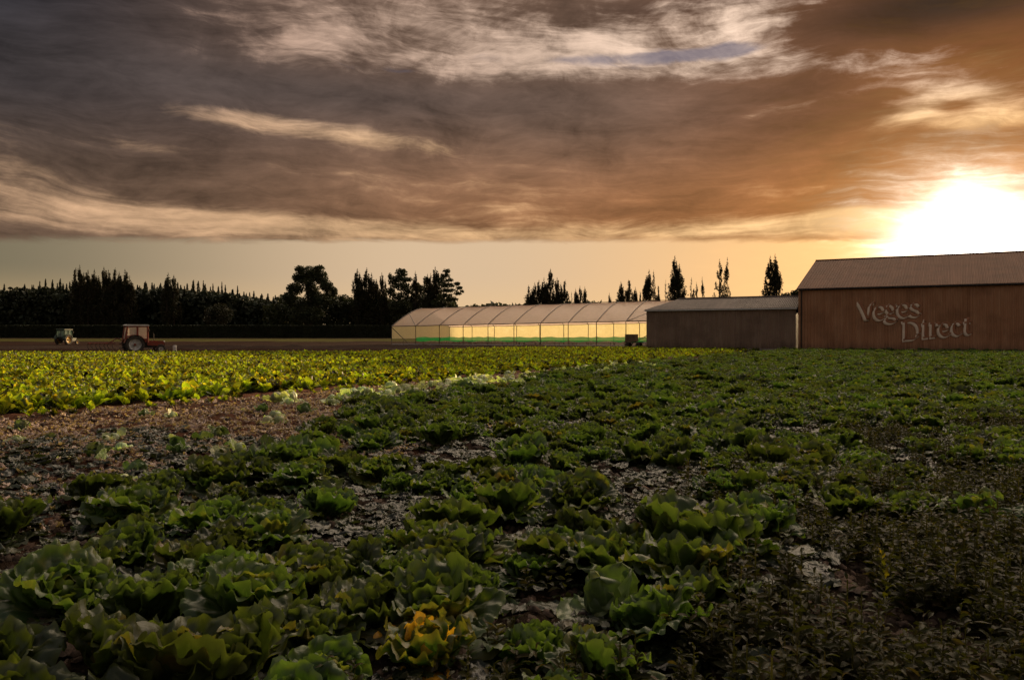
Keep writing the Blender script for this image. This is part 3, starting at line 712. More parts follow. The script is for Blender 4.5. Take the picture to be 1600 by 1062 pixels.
# small white tank and brushwood by the tractor nose
c = np.array([(273 - 800) / FPX * 70, 70, 0]); t = empty('marker_drum', c); tag(t, 'small white drum standing on bare earth ahead of the red tractor', 'drum')
MB().lathe((0, 0, 0), (0, 0, 1), [(.02, -.05), (.16, -.05), (.17, .1), (.155, .25), (.17, .4), (.16, .6), (.02, .62)], 18).build('body', M['white_paint'], t); MB().lathe((0, 0, .62), (0, 0, 1), [(.06, -.01), (.06, .04), (.01, .045)], 10).build('lid', M['dark_metal'], t)

# ------------------------------------------------------------------ trees
def clumps(centers, radii, counts, size, seed):
    r = np.random.default_rng(seed); P_ = []; S = []
    for c, rad, n in zip(centers, radii, counts):
        d = r.normal(size=(n, 3)); d /= np.linalg.norm(d, axis=1)[:, None]; k = r.random(n) ** .45
        P_.append(np.array(c) + d * k[:, None] * np.array(rad))
    P_ = np.vstack(P_); n = len(P_)
    a = r.normal(size=(n, 3)); a /= np.linalg.norm(a, axis=1)[:, None]; b = np.cross(a, r.normal(size=(n, 3))); b /= np.linalg.norm(b, axis=1)[:, None]
    s = size * (.5 + r.random(n))[:, None]; c = np.cross(a, b) * s * .25
    q = np.stack([P_ - a * s, P_ - b * s * .55 + c, P_ + a * s, P_ + b * s * .55 + c], 1).reshape(-1, 3)
    return q, np.arange(n * 4).reshape(n, 4)
def make_tree(name, centers, radii, counts, size, mat, H, trunk_r, seed, limbs=True, base_z=0):
    q, f = clumps(centers, radii, counts, size, seed)
    root = empty(name)
    mesh_obj('crown', q, f, mat, root)
    mb = MB(); top = H * .86; rr = np.random.default_rng(seed + 1)
    pts = [(rr.normal() * .02 * H * t * .3, rr.normal() * .02 * H * t * .3, top * t) for t in np.linspace(0, 1, 6)]; pts[0] = (0, 0, -.3)
    mb.tube(pts, [trunk_r * (1.15 - t) for t in np.linspace(0, 1, 6)], 7)
    if limbs:
        for c, r in list(zip(centers, radii))[:24]:
            z0 = max(H * .12, c[2] - abs(r[2]) * .6 - np.hypot(c[0], c[1]) * .8); k = np.interp(z0 / top, [0, 1], [1, .2])
            mb.tube([(0, 0, z0), (c[0] * .5, c[1] * .5, (z0 + c[2]) / 2 - .1), c], [trunk_r * .4 * k, trunk_r * .25 * k, trunk_r * .1], 5)
    mb.build('trunk', M['bark'], root); return root
def poplar(H, W, seed, stems=1, dens=1.0):
    r = np.random.default_rng(seed); P_ = []; Sz = []; mb = MB()
    lead = [(0., 0.)] if stems == 1 else [(-W * .10, 0.), (W * .13, .1)]
    for li, (lx, ly) in enumerate(lead):
        HH = H * (1 if li == 0 else .9)
        mb.tube([(lx * .3, ly, -.3), (lx, ly, HH * .5), (lx, ly, HH * .97)], [.3, .17, .03], 6)
        for k in range(int(34 * dens) + 8):
            t = .08 + .86 * r.random() ** .9; a = r.random() * 6.28; sp = W * .5 * (math.sin(math.pi * min(1, t * .75 + .22)) ** .8) * (.5 + .5 * r.random()) * (1 - .45 * t)
            z0 = HH * t * .86; ln = HH * (.10 + .09 * r.random()) * (1.15 - t * .5)
            p0 = np.array([lx, ly, z0]); p1 = p0 + np.array([math.cos(a) * sp, math.sin(a) * sp, ln * .55]); p2 = p1 + np.array([math.cos(a) * sp * .12, math.sin(a) * sp * .12, ln * .8])
            mb.tube([p0, p1, p2], [.06, .04, .01], 4)
            n = int(90 * (.6 + .8 * r.random())); u = r.random(n); b = p1 * 1.0 + (p2 - p1) * u[:, None] ** .9; w = sp * .38 * (1.05 - u) + .10
            low = r.random(n) < .4; b[low] = p0 + (p1 - p0) * (.35 + .65 * r.random(low.sum()))[:, None]
            P_.append(b + r.normal(size=(n, 3)) * (w * .55)[:, None] * np.array([1, 1, 1.5])); Sz.append(.26 * (1.1 - .5 * u))
        n = 70; u = r.random(n); P_.append(np.stack([lx + r.normal(size=n) * .22 * (1.1 - u), ly + r.normal(size=n) * .22 * (1.1 - u), HH * (.88 + .12 * u)], 1)); Sz.append(.2 * (1.1 - .6 * u))
    P_ = np.vstack(P_); n = len(P_); s_ = (np.concatenate(Sz) * (.5 + r.random(n)))[:, None]
    d = r.normal(size=(n, 3)) * np.array([1, 1, 1.6]); d /= np.linalg.norm(d, axis=1)[:, None]; b = np.cross(d, r.normal(size=(n, 3))); b /= np.linalg.norm(b, axis=1)[:, None]
    q = np.stack([P_ - d * s_, P_ - b * s_ * .5, P_ + d * s_, P_ + b * s_ * .5], 1).reshape(-1, 3)
    root = empty('poplar'); mesh_obj('crown', q, np.arange(n * 4).reshape(n, 4), M['poplar'], root); mb.build('trunk', M['bark'], root); return root
def conifer(H, W, seed):
    r = np.random.default_rng(seed); n = 3000; t = r.random(n) ** .85; z = H * (.08 + .92 * t)
    lay = .62 + .38 * np.cos(t * 75 + r.random() * 6) * (1 - t * .5); a = r.random(n) * 6.28
    a = a + .5 * np.sin(3 * a + t * 40)
    rad = W * .5 * ((1 - t) ** .85) * lay * r.random(n) ** .5 * (1 + .25 * np.sin(a * 2 + seed)) + .03; z = z - rad * .25
    Pp = np.stack([np.cos(a) * rad, np.sin(a) * rad, z], 1); s_ = (.42 * (1.05 - t * .75) * (.5 + r.random(n)))[:, None]
    d = r.normal(size=(n, 3)); d /= np.linalg.norm(d, axis=1)[:, None]; b = np.cross(d, r.normal(size=(n, 3))); b /= np.linalg.norm(b, axis=1)[:, None]
    q = np.stack([Pp - d * s_, Pp - b * s_ * .55, Pp + d * s_, Pp + b * s_ * .55], 1).reshape(-1, 3)
    root = empty('conifer'); mesh_obj('crown', q, np.arange(n * 4).reshape(n, 4), M['conifer'], root)
    MB().tube([(0, 0, -.3), (.05, 0, H * .5), (0, 0, H * 1.0)], [.24, .14, .03], 6).build('trunk', M['bark'], root); return root
def copy_tree(o):
    c = o.copy(); COL.objects.link(c)
    for ch in o.children:
        d = ch.copy(); COL.objects.link(d); d.parent = c
    return c
def put_tree(o, px, top, Z, h0, wpx=None, w0=None, rz=None):
    o.location = ((px - 800) / FPX * Z, Z, 0); k = (CAM_H + (HOR - top) / FPX * Z) / h0
    kx = k if wpx is None else (wpx / FPX * Z) / w0 * WK
    o.scale = (kx, kx, k); o.rotation_euler = (0, 0, random.random() * 6.28 if rz is None else rz)
con = [conifer(20, 5.2 + i * .5, 100 + i) for i in range(5)]
pop = [poplar(24, 4.4, 200 + i, 1 + i % 2) for i in range(6)]
thin = [poplar(24, 4.0, 240 + i, 1, .45) for i in range(3)]
WK = 1.75
used = set()
def first(o):
    if id(o) in used or o.name in used: return copy_tree(o)
    used.add(o.name); return o
# the wood on the left: conifers whose tips stand against the sky
def wood_top(x):
    return np.interp(x, [-60, 0, 20, 60, 100, 210, 250, 290, 340, 375, 440, 470], [448, 451, 449, 444, 440, 443, 442, 444, 449, 455, 462, 466])
k = 0
for row, (Z, dy) in enumerate(((292, 3), (305, 0))):
    x = -55. + row * 6
    while x < 462:
        o = first(con[k % 5]); k += 1
        tp = wood_top(x) + dy + random.uniform(-8, 5) * (1 if random.random() < .7 else 0)
        put_tree(o, x, tp, Z + random.uniform(-5, 5), 20, random.uniform(13, 19), 5.8)
        tag(o, 'dark spiky conifer standing shoulder to shoulder in the wood behind the long hedge', 'tree', 'conifers of the wood behind the hedge'); o.name = 'conifer'
        x += random.uniform(8.5, 12.5)
for (x, tp) in ((71, 440), (95, 437), (303, 439), (318, 440), (333, 445), (347, 442), (53, 447), (228, 441)):
    o = first(con[k % 5]); k += 1; put_tree(o, x, tp - 2, 288, 20, 12, 5.8); o.name = 'conifer'
    tag(o, 'dark spiky conifer standing shoulder to shoulder in the wood behind the long hedge', 'tree', 'conifers of the wood behind the hedge')
# dark understorey that closes the wood below the tips
def mass(name, segs, Z, depth, label, n, size, mat, kind='stuff', cat=None, top_var=.12):
    r = np.random.default_rng(len(label)); pts = []
    xs = r.uniform(segs[0][0], segs[-1][0], n); tops = np.interp(xs, [s[0] for s in segs], [s[1] for s in segs])
    bz = CAM_H + (HOR - tops) / FPX * Z; bz *= (1 + top_var * (vnoise(xs * .12, xs * 0) - .5) * 2)
    zz = bz * (1 - r.random(n) ** 1.6) ; X = (xs - 800) / FPX * Z; Y = Z + r.uniform(-depth / 2, depth / 2, n)
    Pp = np.stack([X, Y, np.maximum(zz, .2)], 1); a = r.normal(size=(n, 3)); a /= np.linalg.norm(a, axis=1)[:, None]; b = np.cross(a, r.normal(size=(n, 3))); b /= np.linalg.norm(b, axis=1)[:, None]
    s = size * (.5 + r.random(n))[:, None]; q = np.stack([Pp - a * s, Pp - b * s * .6, Pp + a * s, Pp + b * s * .6], 1).reshape(-1, 3)
    o = mesh_obj(name, q, np.arange(n * 4).reshape(n, 4), mat); tag(o, label, cat, None, kind); return o
mass('woodland', [(-150, 462), (0, 464), (100, 458), (250, 459), (340, 464), (440, 474), (480, 480)], 300, 34, 'dark undergrowth and lower branches filling the wood behind the hedge', 60000, .8, M['conifer'], cat='wood')
mass('undergrowth', [(425, 478), (450, 470), (520, 468), (600, 474), (650, 468), (700, 474), (735, 482), (760, 500)], 268, 22, 'dark scrubby undergrowth below the tree row left of the greenhouse', 26000, .6, M['broad'], cat='scrub')
mass('treeline', [(700, 484), (760, 476), (860, 474), (1000, 478), (1300, 474), (1700, 470)], 520, 60, 'low far treeline seen over the greenhouse roof', 12000, 1.6, M['broad'], cat='treeline', top_var=.08)
def lab_tree(o, nm, label, group=None): o.name = nm; tag(o, label, 'tree', group)
# poplars that rise over the wood
for i, (x, tp) in enumerate(((119, 418), (128, 414), (138, 421), (151, 420), (163, 416), (173, 421), (181, 418), (188, 424), (196, 420), (204, 430))):
    o = first(pop[i % 6]); put_tree(o, x, tp, 280, 24, 15, 4.4)
    w = ('first', 'second', 'third', 'fourth', 'fifth', 'sixth', 'seventh', 'eighth', 'ninth', 'tenth')[i]
    lab_tree(o, 'poplar', w + ' from the left of ten poplars rising over the dark wood behind the tractors', 'poplars over the left wood')
for i, (x, tp) in enumerate(((262, 425), (272, 429))):
    o = first(pop[(i + 3) % 6]); put_tree(o, x, tp, 280, 24, 15, 4.4); lab_tree(o, 'poplar', ('taller left' if i == 0 else 'shorter right') + ' poplar of the close pair over the wood right of the red tractor', 'pair of poplars over the wood')
# big round-headed tree with sky showing through
def round_tree():
    H = 24.; S = 250 / FPX; C_ = []; Rr = []; Nn = []
    for (x, y, rx, rz, n) in ((486, 428, 15, 11, 520), (468, 434, 10, 9, 300), (503, 434, 10, 10, 300), (462, 452, 12, 9, 330), (456, 466, 10, 9, 300), (512, 447, 10, 8, 260), (518, 456, 6, 8, 140), (484, 442, 13, 7, 200), (487, 452, 12, 7, 170), (490, 462, 14, 7, 300), (475, 474, 22, 9, 520), (505, 470, 14, 8, 240), (480, 490, 26, 14, 700), (470, 421, 7, 5, 90), (500, 420, 7, 5, 90), (512, 462, 6, 12, 120), (452, 482, 8, 10, 160)):
        C_.append(((x - 486) * S, random.uniform(-3, 3), CAM_H + (HOR - y) * S)); Rr.append((rx * S * 1.12, rx * S * .9, rz * S * 1.12)); Nn.append(int(n * 3.2))
    o = make_tree('broadleaf_tree', C_, Rr, Nn, .34, M['broad'], H, .5, 300)
    o.location = ((486 - 800) * S, 250, 0); tag(o, 'large round headed tree with sky showing through its crown, between wood and greenhouse', 'tree')
round_tree()
def blob_tree(nm, x0, Z, blobs, seed, mat, label, size=.34, dens=1., H=None, tr=.35, group=None):
    S = Z / FPX; r = np.random.default_rng(seed); C_ = []; Rr = []; Nn = []
    for (x, y, rx, rz) in blobs:
        C_.append(((x - x0) * S, r.uniform(-2, 2), CAM_H + (HOR - y) * S)); Rr.append((rx * S, max(rx * .8, 4) * S, rz * S)); Nn.append(int(dens * 5.0 * rx * rz) + 30)
    H = H or max(c[2] + q[2] for c, q in zip(C_, Rr))
    o = make_tree(nm, C_, Rr, Nn, size, mat, H, tr, seed); o.location = ((x0 - 800) * S, Z, 0); tag(o, label, 'tree', group); return o
blob_tree('broadleaf_tree', 536, 262, [(536, 470, 13, 11), (528, 476, 9, 10), (546, 474, 8, 10), (536, 490, 17, 14)], 310, M['broad'], 'low rounded tree between the large round tree and the poplar trio')
for i, (x, tp) in enumerate(((560, 419), (573, 418), (584, 426))):
    o = first(pop[(i + 1) % 6]); put_tree(o, x, tp, 258, 24, 18, 4.4); lab_tree(o, 'poplar', ('leftmost', 'middle', 'shortest rightmost')[i] + ' poplar of the tight trio right of the large round tree', 'poplar trio right of the round tree')
o = first(pop[5]); put_tree(o, 599, 425, 256, 24, 12, 4.4); lab_tree(o, 'poplar', 'slim dark poplar close left of the broad ragged pine', None)
blob_tree('pine_tree', 626, 254, [(626, 426, 10, 7), (625, 436, 13, 7), (637, 437, 9, 4), (614, 440, 8, 9), (630, 448, 15, 7), (611, 456, 8, 7), (637, 455, 11, 5), (624, 463, 17, 7), (626, 478, 20, 10), (626, 495, 22, 12), (610, 432, 3, 6)], 320, M['broad'], 'broad ragged pine with a domed top, left of the greenhouse')
o = first(pop[2]); put_tree(o, 649, 423, 257, 24, 12, 4.4); lab_tree(o, 'poplar', 'slim pointed poplar between the domed pine and the cluster nearest the greenhouse', None)
blob_tree('pine_tree', 656, 262, [(650, 448, 8, 8), (660, 452, 9, 7), (655, 465, 15, 9), (656, 485, 18, 14), (666, 440, 4, 8)], 325, M['broad'], 'lower dark pine filling the gap behind the slim pointed poplar')
for i, (x, tp, w) in enumerate(((668, 427, 12), (677, 416, 17), (685, 424, 12))):
    o = first(pop[(i + 4) % 6]); put_tree(o, x, tp, 252, 24, w, 4.4); lab_tree(o, 'poplar', ('short left', 'tallest', 'right')[i] + ' poplar in the cluster against the layered pine', 'poplars against the layered pine')
blob_tree('pine_tree', 694, 250, [(697, 423, 6, 4), (695, 430, 9, 4), (690, 438, 10, 5), (703, 438, 7, 3), (714, 443, 5, 3), (698, 446, 13, 4), (718, 450, 6, 2.5), (702, 454, 14, 3.5), (716, 459, 7, 2.5), (696, 463, 14, 5), (708, 468, 10, 3.5), (690, 474, 16, 8), (688, 490, 18, 14), (722, 455, 3, 2)], 330, M['broad'], 'layered pine with branches reaching right, last tree before the greenhouse', dens=.95)
# poplars behind greenhouse and sheds
A_ = [(826, 445, 13), (834, 441, 11), (842, 437, 12), (851, 433, 13), (860, 419, 15), (873, 433, 14), (883, 437, 12)]
for i, (x, tp, w) in enumerate(A_):
    o = first(pop[i % 6]); put_tree(o, x, tp, 335, 24, w, 4.4)
    lab_tree(o, 'poplar', ('first', 'second', 'third', 'fourth', 'fifth and tallest', 'sixth', 'seventh')[i] + ' poplar in the dense clump of seven above the greenhouse middle', 'seven poplars above the greenhouse')
for i, (x, tp, w) in enumerate(((893, 456, 7), (900, 450, 9), (906, 446, 10), (913, 447, 9))):
    o = first(pop[(i + 2) % 6]) if i else first(thin[0]); put_tree(o, x, tp, 335, 24, w, 4.4 if i else 4.)
    lab_tree(o, 'poplar', ('thin sparse leftmost', 'second', 'third', 'rightmost')[i] + ' poplar of the small clump of four above the greenhouse', 'four small poplars above the greenhouse')
o = first(pop[1]); put_tree(o, 953, 457, 335, 24, 6, 4.4); lab_tree(o, 'poplar', 'tiny lone poplar standing above the greenhouse roof', None)
for i, (x, tp, w) in enumerate(((970, 439, 13), (982, 436, 14), (993, 448, 9), (1000, 454, 6))):
    o = first(pop[(i + 5) % 6]); put_tree(o, x, tp, 335, 24, w, 4.4); lab_tree(o, 'poplar', ('first', 'second and tallest', 'third', 'smallest last')[i] + ' poplar of the stepped clump above the right part of the greenhouse', 'stepped poplar clump')
for i, (x, tp, w) in enumerate(((1012, 420, 13), (1021, 421, 9), (1028, 445, 8))):
    o = first((pop[3], thin[1], pop[0])[i]); put_tree(o, x, tp, 335, 24, w, 4.4); lab_tree(o, 'poplar', ('dense left', 'thin middle', 'short right')[i] + ' poplar of the trio just left of the tallest poplar', 'poplar trio left of the tallest')
for i, (x, tp, w) in enumerate(((1050, 428, 12), (1057, 399, 17))):
    o = first(pop[(4, 1)[i]]); put_tree(o, x, tp, 335, 24, w, 4.4); lab_tree(o, 'poplar', ('shorter poplar leaning on the left side of the tallest poplar', 'tallest poplar of all, rising over the end of the low shed roof')[i], None)
for i, (x, tp, w) in enumerate(((1080, 433, 10), (1088, 440, 8), (1097, 432, 7))):
    o = first(thin[i]); put_tree(o, x, tp, 335, 24, w, 4.); lab_tree(o, 'poplar', ('left', 'middle', 'right wispy')[i] + ' poplar of the sparse trio over the low shed roof', 'sparse poplar trio over the low shed')
for i, (x, tp, w) in enumerate(((1124, 404, 14), (1136, 402, 11))):
    o = first(thin[(i + 1) % 3]); put_tree(o, x, tp, 335, 24, w, 4.); lab_tree(o, 'poplar', ('broader left', 'slimmer right')[i] + ' poplar of the see through pair over the middle of the low shed', 'see through pair of poplars')
for i, (x, tp, w) in enumerate(((1203, 399, 16), (1212, 396, 15))):
    o = first(pop[(i + 2) % 6]); put_tree(o, x, tp, 335, 24, w, 4.4); lab_tree(o, 'poplar', ('left', 'right')[i] + ' poplar of the dark pair just left of the big shed gable', 'pair of poplars beside the gable')
# bare saplings left of the tallest poplar
def bare(x, tp, Z, label):
    root = empty('bare_tree', ((x - 800) / FPX * Z, Z, 0)); H = CAM_H + (HOR - tp) / FPX * Z; mb = MB(); r = np.random.default_rng(int(x))
    mb.tube([(0, 0, -.2), (.1, 0, H * .5), (0, 0, H)], [.3, .2, .04], 6); mb.build('trunk', M['bark'], root)
    mb = MB()
    for k in range(22):
        z = H * (.45 + .5 * r.random()); a = r.random() * 6.28; l = 1.4 * (1.1 - z / H) + .4; mb.tube([(0, 0, z), (math.cos(a) * l * .4, math.sin(a) * l * .4, z + l * .7), (math.cos(a) * l * .6, math.sin(a) * l * .6, z + l * 1.6)], [.10, .07, .03], 4)
    mb.build('branches', M['bark'], root); tag(root, label, 'tree')
bare(1040, 437, 335, 'bare leafless sapling standing left of the tallest poplar')
blob_tree('broadleaf_tree', 1236, 150, [(1236, 466, 14, 10), (1244, 458, 8, 6), (1226, 470, 9, 8)], 340, M['broad'], 'low bushy tree showing between the low shed roof and the gable', size=.22, tr=.2)
blob_tree('bush', 335, 262, [(342, 480, 12, 7), (335, 486, 15, 8), (350, 490, 16, 10), (338, 498, 22, 12)], 350, M['poplar'], 'russet rounded bush at the foot of the dark wood', size=.3)
# long clipped hedge
def hedge():
    r = np.random.default_rng(5); Z = 236; n = 90000; x0, x1 = -175., -30.
    X = r.uniform(x0, x1, n); H = 3.95 + .12 * (vnoise(X * .1, X * 0) - .5) + .004 * (X + 60) * 0
    face = r.random(n); Y = np.where(face < .6, Z + r.uniform(0, .35, n), Z + r.uniform(0, 3, n)); Zz = np.where(face < .6, r.uniform(0, 1, n) * H, H - r.uniform(0, .3, n))
    Pp = np.stack([X, Y, Zz], 1); a = r.normal(size=(n, 3)); a /= np.linalg.norm(a, axis=1)[:, None]; b = np.cross(a, r.normal(size=(n, 3))); b /= np.linalg.norm(b, axis=1)[:, None]
    s = .16 * (.5 + r.random(n))[:, None]; q = np.stack([Pp - a * s, Pp - b * s * .6, Pp + a * s, Pp + b * s * .6], 1).reshape(-1, 3)
    o = empty('hedge', ((x0 + x1) / 2, Z, 0)); off = np.array([(x0 + x1) / 2, Z, 0]); mesh_obj('foliage', q - off, np.arange(n * 4).reshape(n, 4), M['hedge'], o)
    MB().box(((0), 1.5, 1.85), (x1 - x0, 2.4, 3.7)).build('woody_core', M['hedge'], o)
    tag(o, 'long low evenly clipped hedge running in front of the dark wood', 'hedge')
hedge()

# ------------------------------------------------------------------ plants
def leaf_grid(L, Wd, nu, nv, a0, a1, cup, ruff, seed, sharp=1.0, tear=.08, petiole=0., wr=0., fine=0.):
    """leaf in local frame: grows along +x (outward), z up. a0: start elevation, a1: end elevation"""
    r = np.random.default_rng(seed); t = np.linspace(0, 1, nv)[:, None]; w = np.linspace(-1, 1, nu)[None, :]
    ang = a0 + (a1 - a0) * t; dt = 1 / (nv - 1)
    cx = np.concatenate([[0], np.cumsum(np.cos(ang[:-1, 0]) * dt)])[:, None] * L; cz = np.concatenate([[0], np.cumsum(np.sin(ang[:-1, 0]) * dt)])[:, None] * L
    if petiole: prof = np.where(t < petiole, .10 + 0 * t, .10 + .9 * np.sin(np.pi * np.clip((t - petiole) / (1 - petiole), 0, 1) ** .8) ** .8)
    else: prof = (.22 + .95 * t ** .7) * (1 - t ** (4.0 * sharp)) ** .5
    prof = prof + 0 * w
    e1, e2, e3 = r.random(3) * 6.28; kf = 9 + r.random() * 5
    tear_ = 1 + tear * (np.sin(kf * 2 * t + e1 + 3 * w) + .6 * np.sin(kf * 4.3 * t + e2)) * np.abs(w)
    y = w * prof * Wd * .5 * tear_
    edge = np.maximum(np.abs(w) ** 2.2, t ** 5) * np.ones_like(prof)
    ph = (t * kf * 1.0 + np.sign(w) * e3)
    off = ruff * edge * (np.sin(ph * 2.2 + w * 2.5) + .6 * np.sin(ph * 4.7 + 5 * w + e2)) + cup * (w * prof) ** 2 * Wd * .5
    off = off + ruff * .35 * np.sin(9 * t + 4 * w + e1) * np.sin(5 * w + e3) * t
    if fine: off = off + fine * np.clip(edge * 1.3 - .3, 0, 1) * (np.sin(t * 34 + e1 + 2 * w) + np.sin(w * 19 + e2) * (t > .6)) + .4 * fine * (fbm(t * 7 + e1, w * 6 + e3, 2)) * 4
    if wr: off = off + wr * (fbm(t * 3.1 + e1 * 9, w * 2.3 + e2 * 9 + 0 * t, 3) * 2) * (.3 + t)
    nx, nz = -np.sin(ang), np.cos(ang)
    tipd = 1 + .10 * np.sin(7 * w + e1) * (t > .8) * 0
    Xx = cx + nx * off; Zz = cz + nz * off
    V = np.stack([Xx + 0 * y, y + .15 * Wd * np.sin(2.2 * t + e2) * t, Zz + 0 * y], -1).reshape(-1, 3)
    i = np.arange(nv * nu).reshape(nv, nu); F = np.stack([i[:-1, :-1], i[:-1, 1:], i[1:, 1:], i[1:, :-1]], -1).reshape(-1, 4)
    rib = np.exp(-(w / .10) ** 2) * (1 - t * .7) + .35 * np.clip(np.cos((np.abs(w) * 3.0 - t * 14)) - .75, 0, 1) * 3 * (1 - edge)
    C_ = np.stack([edge + 0 * rib, np.full_like(rib, r.random()), np.clip(rib, 0, 1)], -1).reshape(-1, 3)
    return V, F, C_
def rotz(V, a):
    c, s = math.cos(a), math.sin(a); return V @ np.array([[c, s, 0], [-s, c, 0], [0, 0, 1.]])
def rotm(V, rx, rz):
    c, s = math.cos(rx), math.sin(rx); V = V @ np.array([[1, 0, 0], [0, c, s], [0, -s, c]]); return rotz(V, rz)
class Plant:
    def __init__(s): s.V = []; s.F = []; s.C = []; s.n = 0
    def add(s, V, F, C_): s.V.append(V); s.F.append(F + s.n); s.C.append(C_); s.n += len(V)
    def build(s, name, mat):
        return mesh_obj(name, np.vstack(s.V), np.vstack(s.F), mat, None, True, np.vstack(s.C))
def lettuce(seed, nl=24, size=1., open_=1., mat='lettuce', name='lettuce', floppy=.25):
    """rosette of broad frilled leaves: each is a curled shell with a rounded, crinkled rim"""
    r = np.random.default_rng(seed); p = Plant(); nu, nv = 33, 18
    for k in range(nl):
        q = k / (nl - 1)                                      # 0 heart .. 1 outermost
        t = np.linspace(0, 1, nv)[:, None]; w = np.linspace(-1, 1, nu)[None, :]
        L = size * (.17 + .09 * q) * (1 + r.normal() * .10); half = (.95 - .25 * q) * (1 + r.normal() * .1)      # half opening angle of the shell
        rim = 1 - .24 * np.abs(w) ** 2.4 + .035 * np.sin(w * 7 + r.random() * 6) + .012 * np.sin(w * 23 + r.random() * 6)
        tt = t * rim
        lean = (.05 + .62 * q * open_ + r.normal() * .07); curl = (-.5 if q < .3 else .35 + .9 * q * open_ * r.random())
        if r.random() < floppy * (q > .65): lean = 1.15 + .1 * r.normal(); curl = .9
        ang = lean + curl * tt ** 2.2                          # angle from vertical along the leaf
        rr_ = .012 * size + np.concatenate([np.zeros((1, nu)), np.cumsum(np.sin((ang[1:] + ang[:-1]) / 2) * np.diff(tt, axis=0), 0)]) * L + .055 * size * (.25 + q) * np.sin(np.pi * np.clip(tt * .75, 0, 1)) 
        zz = np.concatenate([np.zeros((1, nu)), np.cumsum(np.cos((ang[1:] + ang[:-1]) / 2) * np.diff(tt, axis=0), 0)]) * L
        wid = (.30 + .75 * t ** .6) * L * .62 * (1 - .15 * q)
        edge = np.maximum(np.abs(w) ** 3, (t ** 3.5) * np.ones_like(w)); e1, e2, e3 = r.random(3) * 6.28
        y = np.sin(w * half) * wid / np.sin(min(half, 1.4)) ; cup = (np.cos(w * half) - 1) * wid * (.75 - .35 * q)
        fr = size * (.013 * edge ** 1.5 * (np.sin(w * 13 + e1 + t * 5) + .45 * np.sin(w * 23 + e2 + t * 7)) + .010 * edge * np.sin(t * 17 + e3 + 4 * w) + .026 * fbm(t * 3.5 + e1 * 7, w * 3 + e2 * 7, 4) * 2 * (.3 + t))
        x = rr_ + cup + fr * np.cos(ang); z = zz + .01 - fr * np.sin(ang) + .005 * size * edge * np.sin(w * 15 + e3)
        V = np.stack([x, y + 0 * x, z + 0 * x], -1).reshape(-1, 3)
        i = np.arange(nv * nu).reshape(nv, nu); F = np.stack([i[:-1, :-1], i[:-1, 1:], i[1:, 1:], i[1:, :-1]], -1).reshape(-1, 4)
        rib = np.exp(-(w / .07) ** 2) * (1 - t * .75) + .5 * np.clip(np.cos(np.abs(w) * 5.0 - t * 15) - .8, 0, 1) * 4 * (1 - edge)
        C_ = np.stack([edge + 0 * rib, np.full_like(rib, r.random()), np.clip(rib, 0, 1)], -1).reshape(-1, 3)
        V = rotm(V, r.normal() * .12, k * 2.4 + r.normal() * .3); V[:, 2] = np.maximum(V[:, 2], .004 + .012 * r.random()); p.add(V, F, C_)
    return p.build(name, M[mat])
def head(seed, rad=.11, mat='head', name='cabbage', skirt=6):
    r = np.random.default_rng(seed); p = Plant()
    for k in range(11):                                       # leaves wrapped round the ball
        L = 1.; V, F, C_ = leaf_grid(1., 1.5, 13, 13, 0, 0, 0, 0, seed * 50 + k, tear=.05)
        t = V[:, 0]; w = V[:, 1] / .75; th = -1.45 + t * (2.3 + r.random() * .5); ph = w * (1.0 + .15 * r.random()); rr_ = rad * (.93 + .012 * k + .025 * t ** 3 + .018 * np.sin(9 * w + k) * t + .07 * fbm(t * 3 + k, w * 3 + k, 4) + .012 * np.cos(np.clip(np.abs(w), 0, .3) * 10))
        Q = np.stack([np.cos(th) * np.cos(ph) * rr_, np.cos(th) * np.sin(ph) * rr_, np.sin(th) * rr_ * .88], 1)
        Q = rotm(Q, r.normal() * .25, k * 2.4); Q[:, 2] += rad * .85; p.add(Q, F, C_)
    for k in range(skirt):
        L = rad * (1.7 + .6 * r.random()); up = mat == 'head' and k % 2 == 0
        V, F, C_ = leaf_grid(L * (1.15 if up else 1), L * 1.15, 15, 15, R(72 if up else 15 + 25 * r.random()), R(80 + 30 * r.random() if up else -25 + 50 * r.random()), .5 if up else .3, .010, seed * 70 + k, tear=.05, wr=.03, fine=.006)
        V[:, 0] += rad * (.75 if up else .35); V = rotm(V, r.normal() * .15, k * 6.28 / skirt + r.normal() * .2); V[:, 2] = np.maximum(V[:, 2], .004); p.add(V, F, C_)
    return p.build(name, M[mat])
def cropplant(seed):
    r = np.random.default_rng(seed); p = Plant()
    for k in range(11):
        t = k / 10; a0 = R(84 - 42 * t + r.normal() * 8); L = .20 + .12 * r.random()
        V, F, C_ = leaf_grid(L, L * .50, 7, 8, a0, a0 - R(12 + 34 * r.random()), .3, .012, seed * 33 + k, petiole=.34, tear=.08)
        V = rotm(V, r.normal() * .3, k * 2.4 + r.normal() * .3); V[:, 2] = np.maximum(V[:, 2], .01); p.add(V, F, C_)
    return p.build('crop_plant', M['crop'])
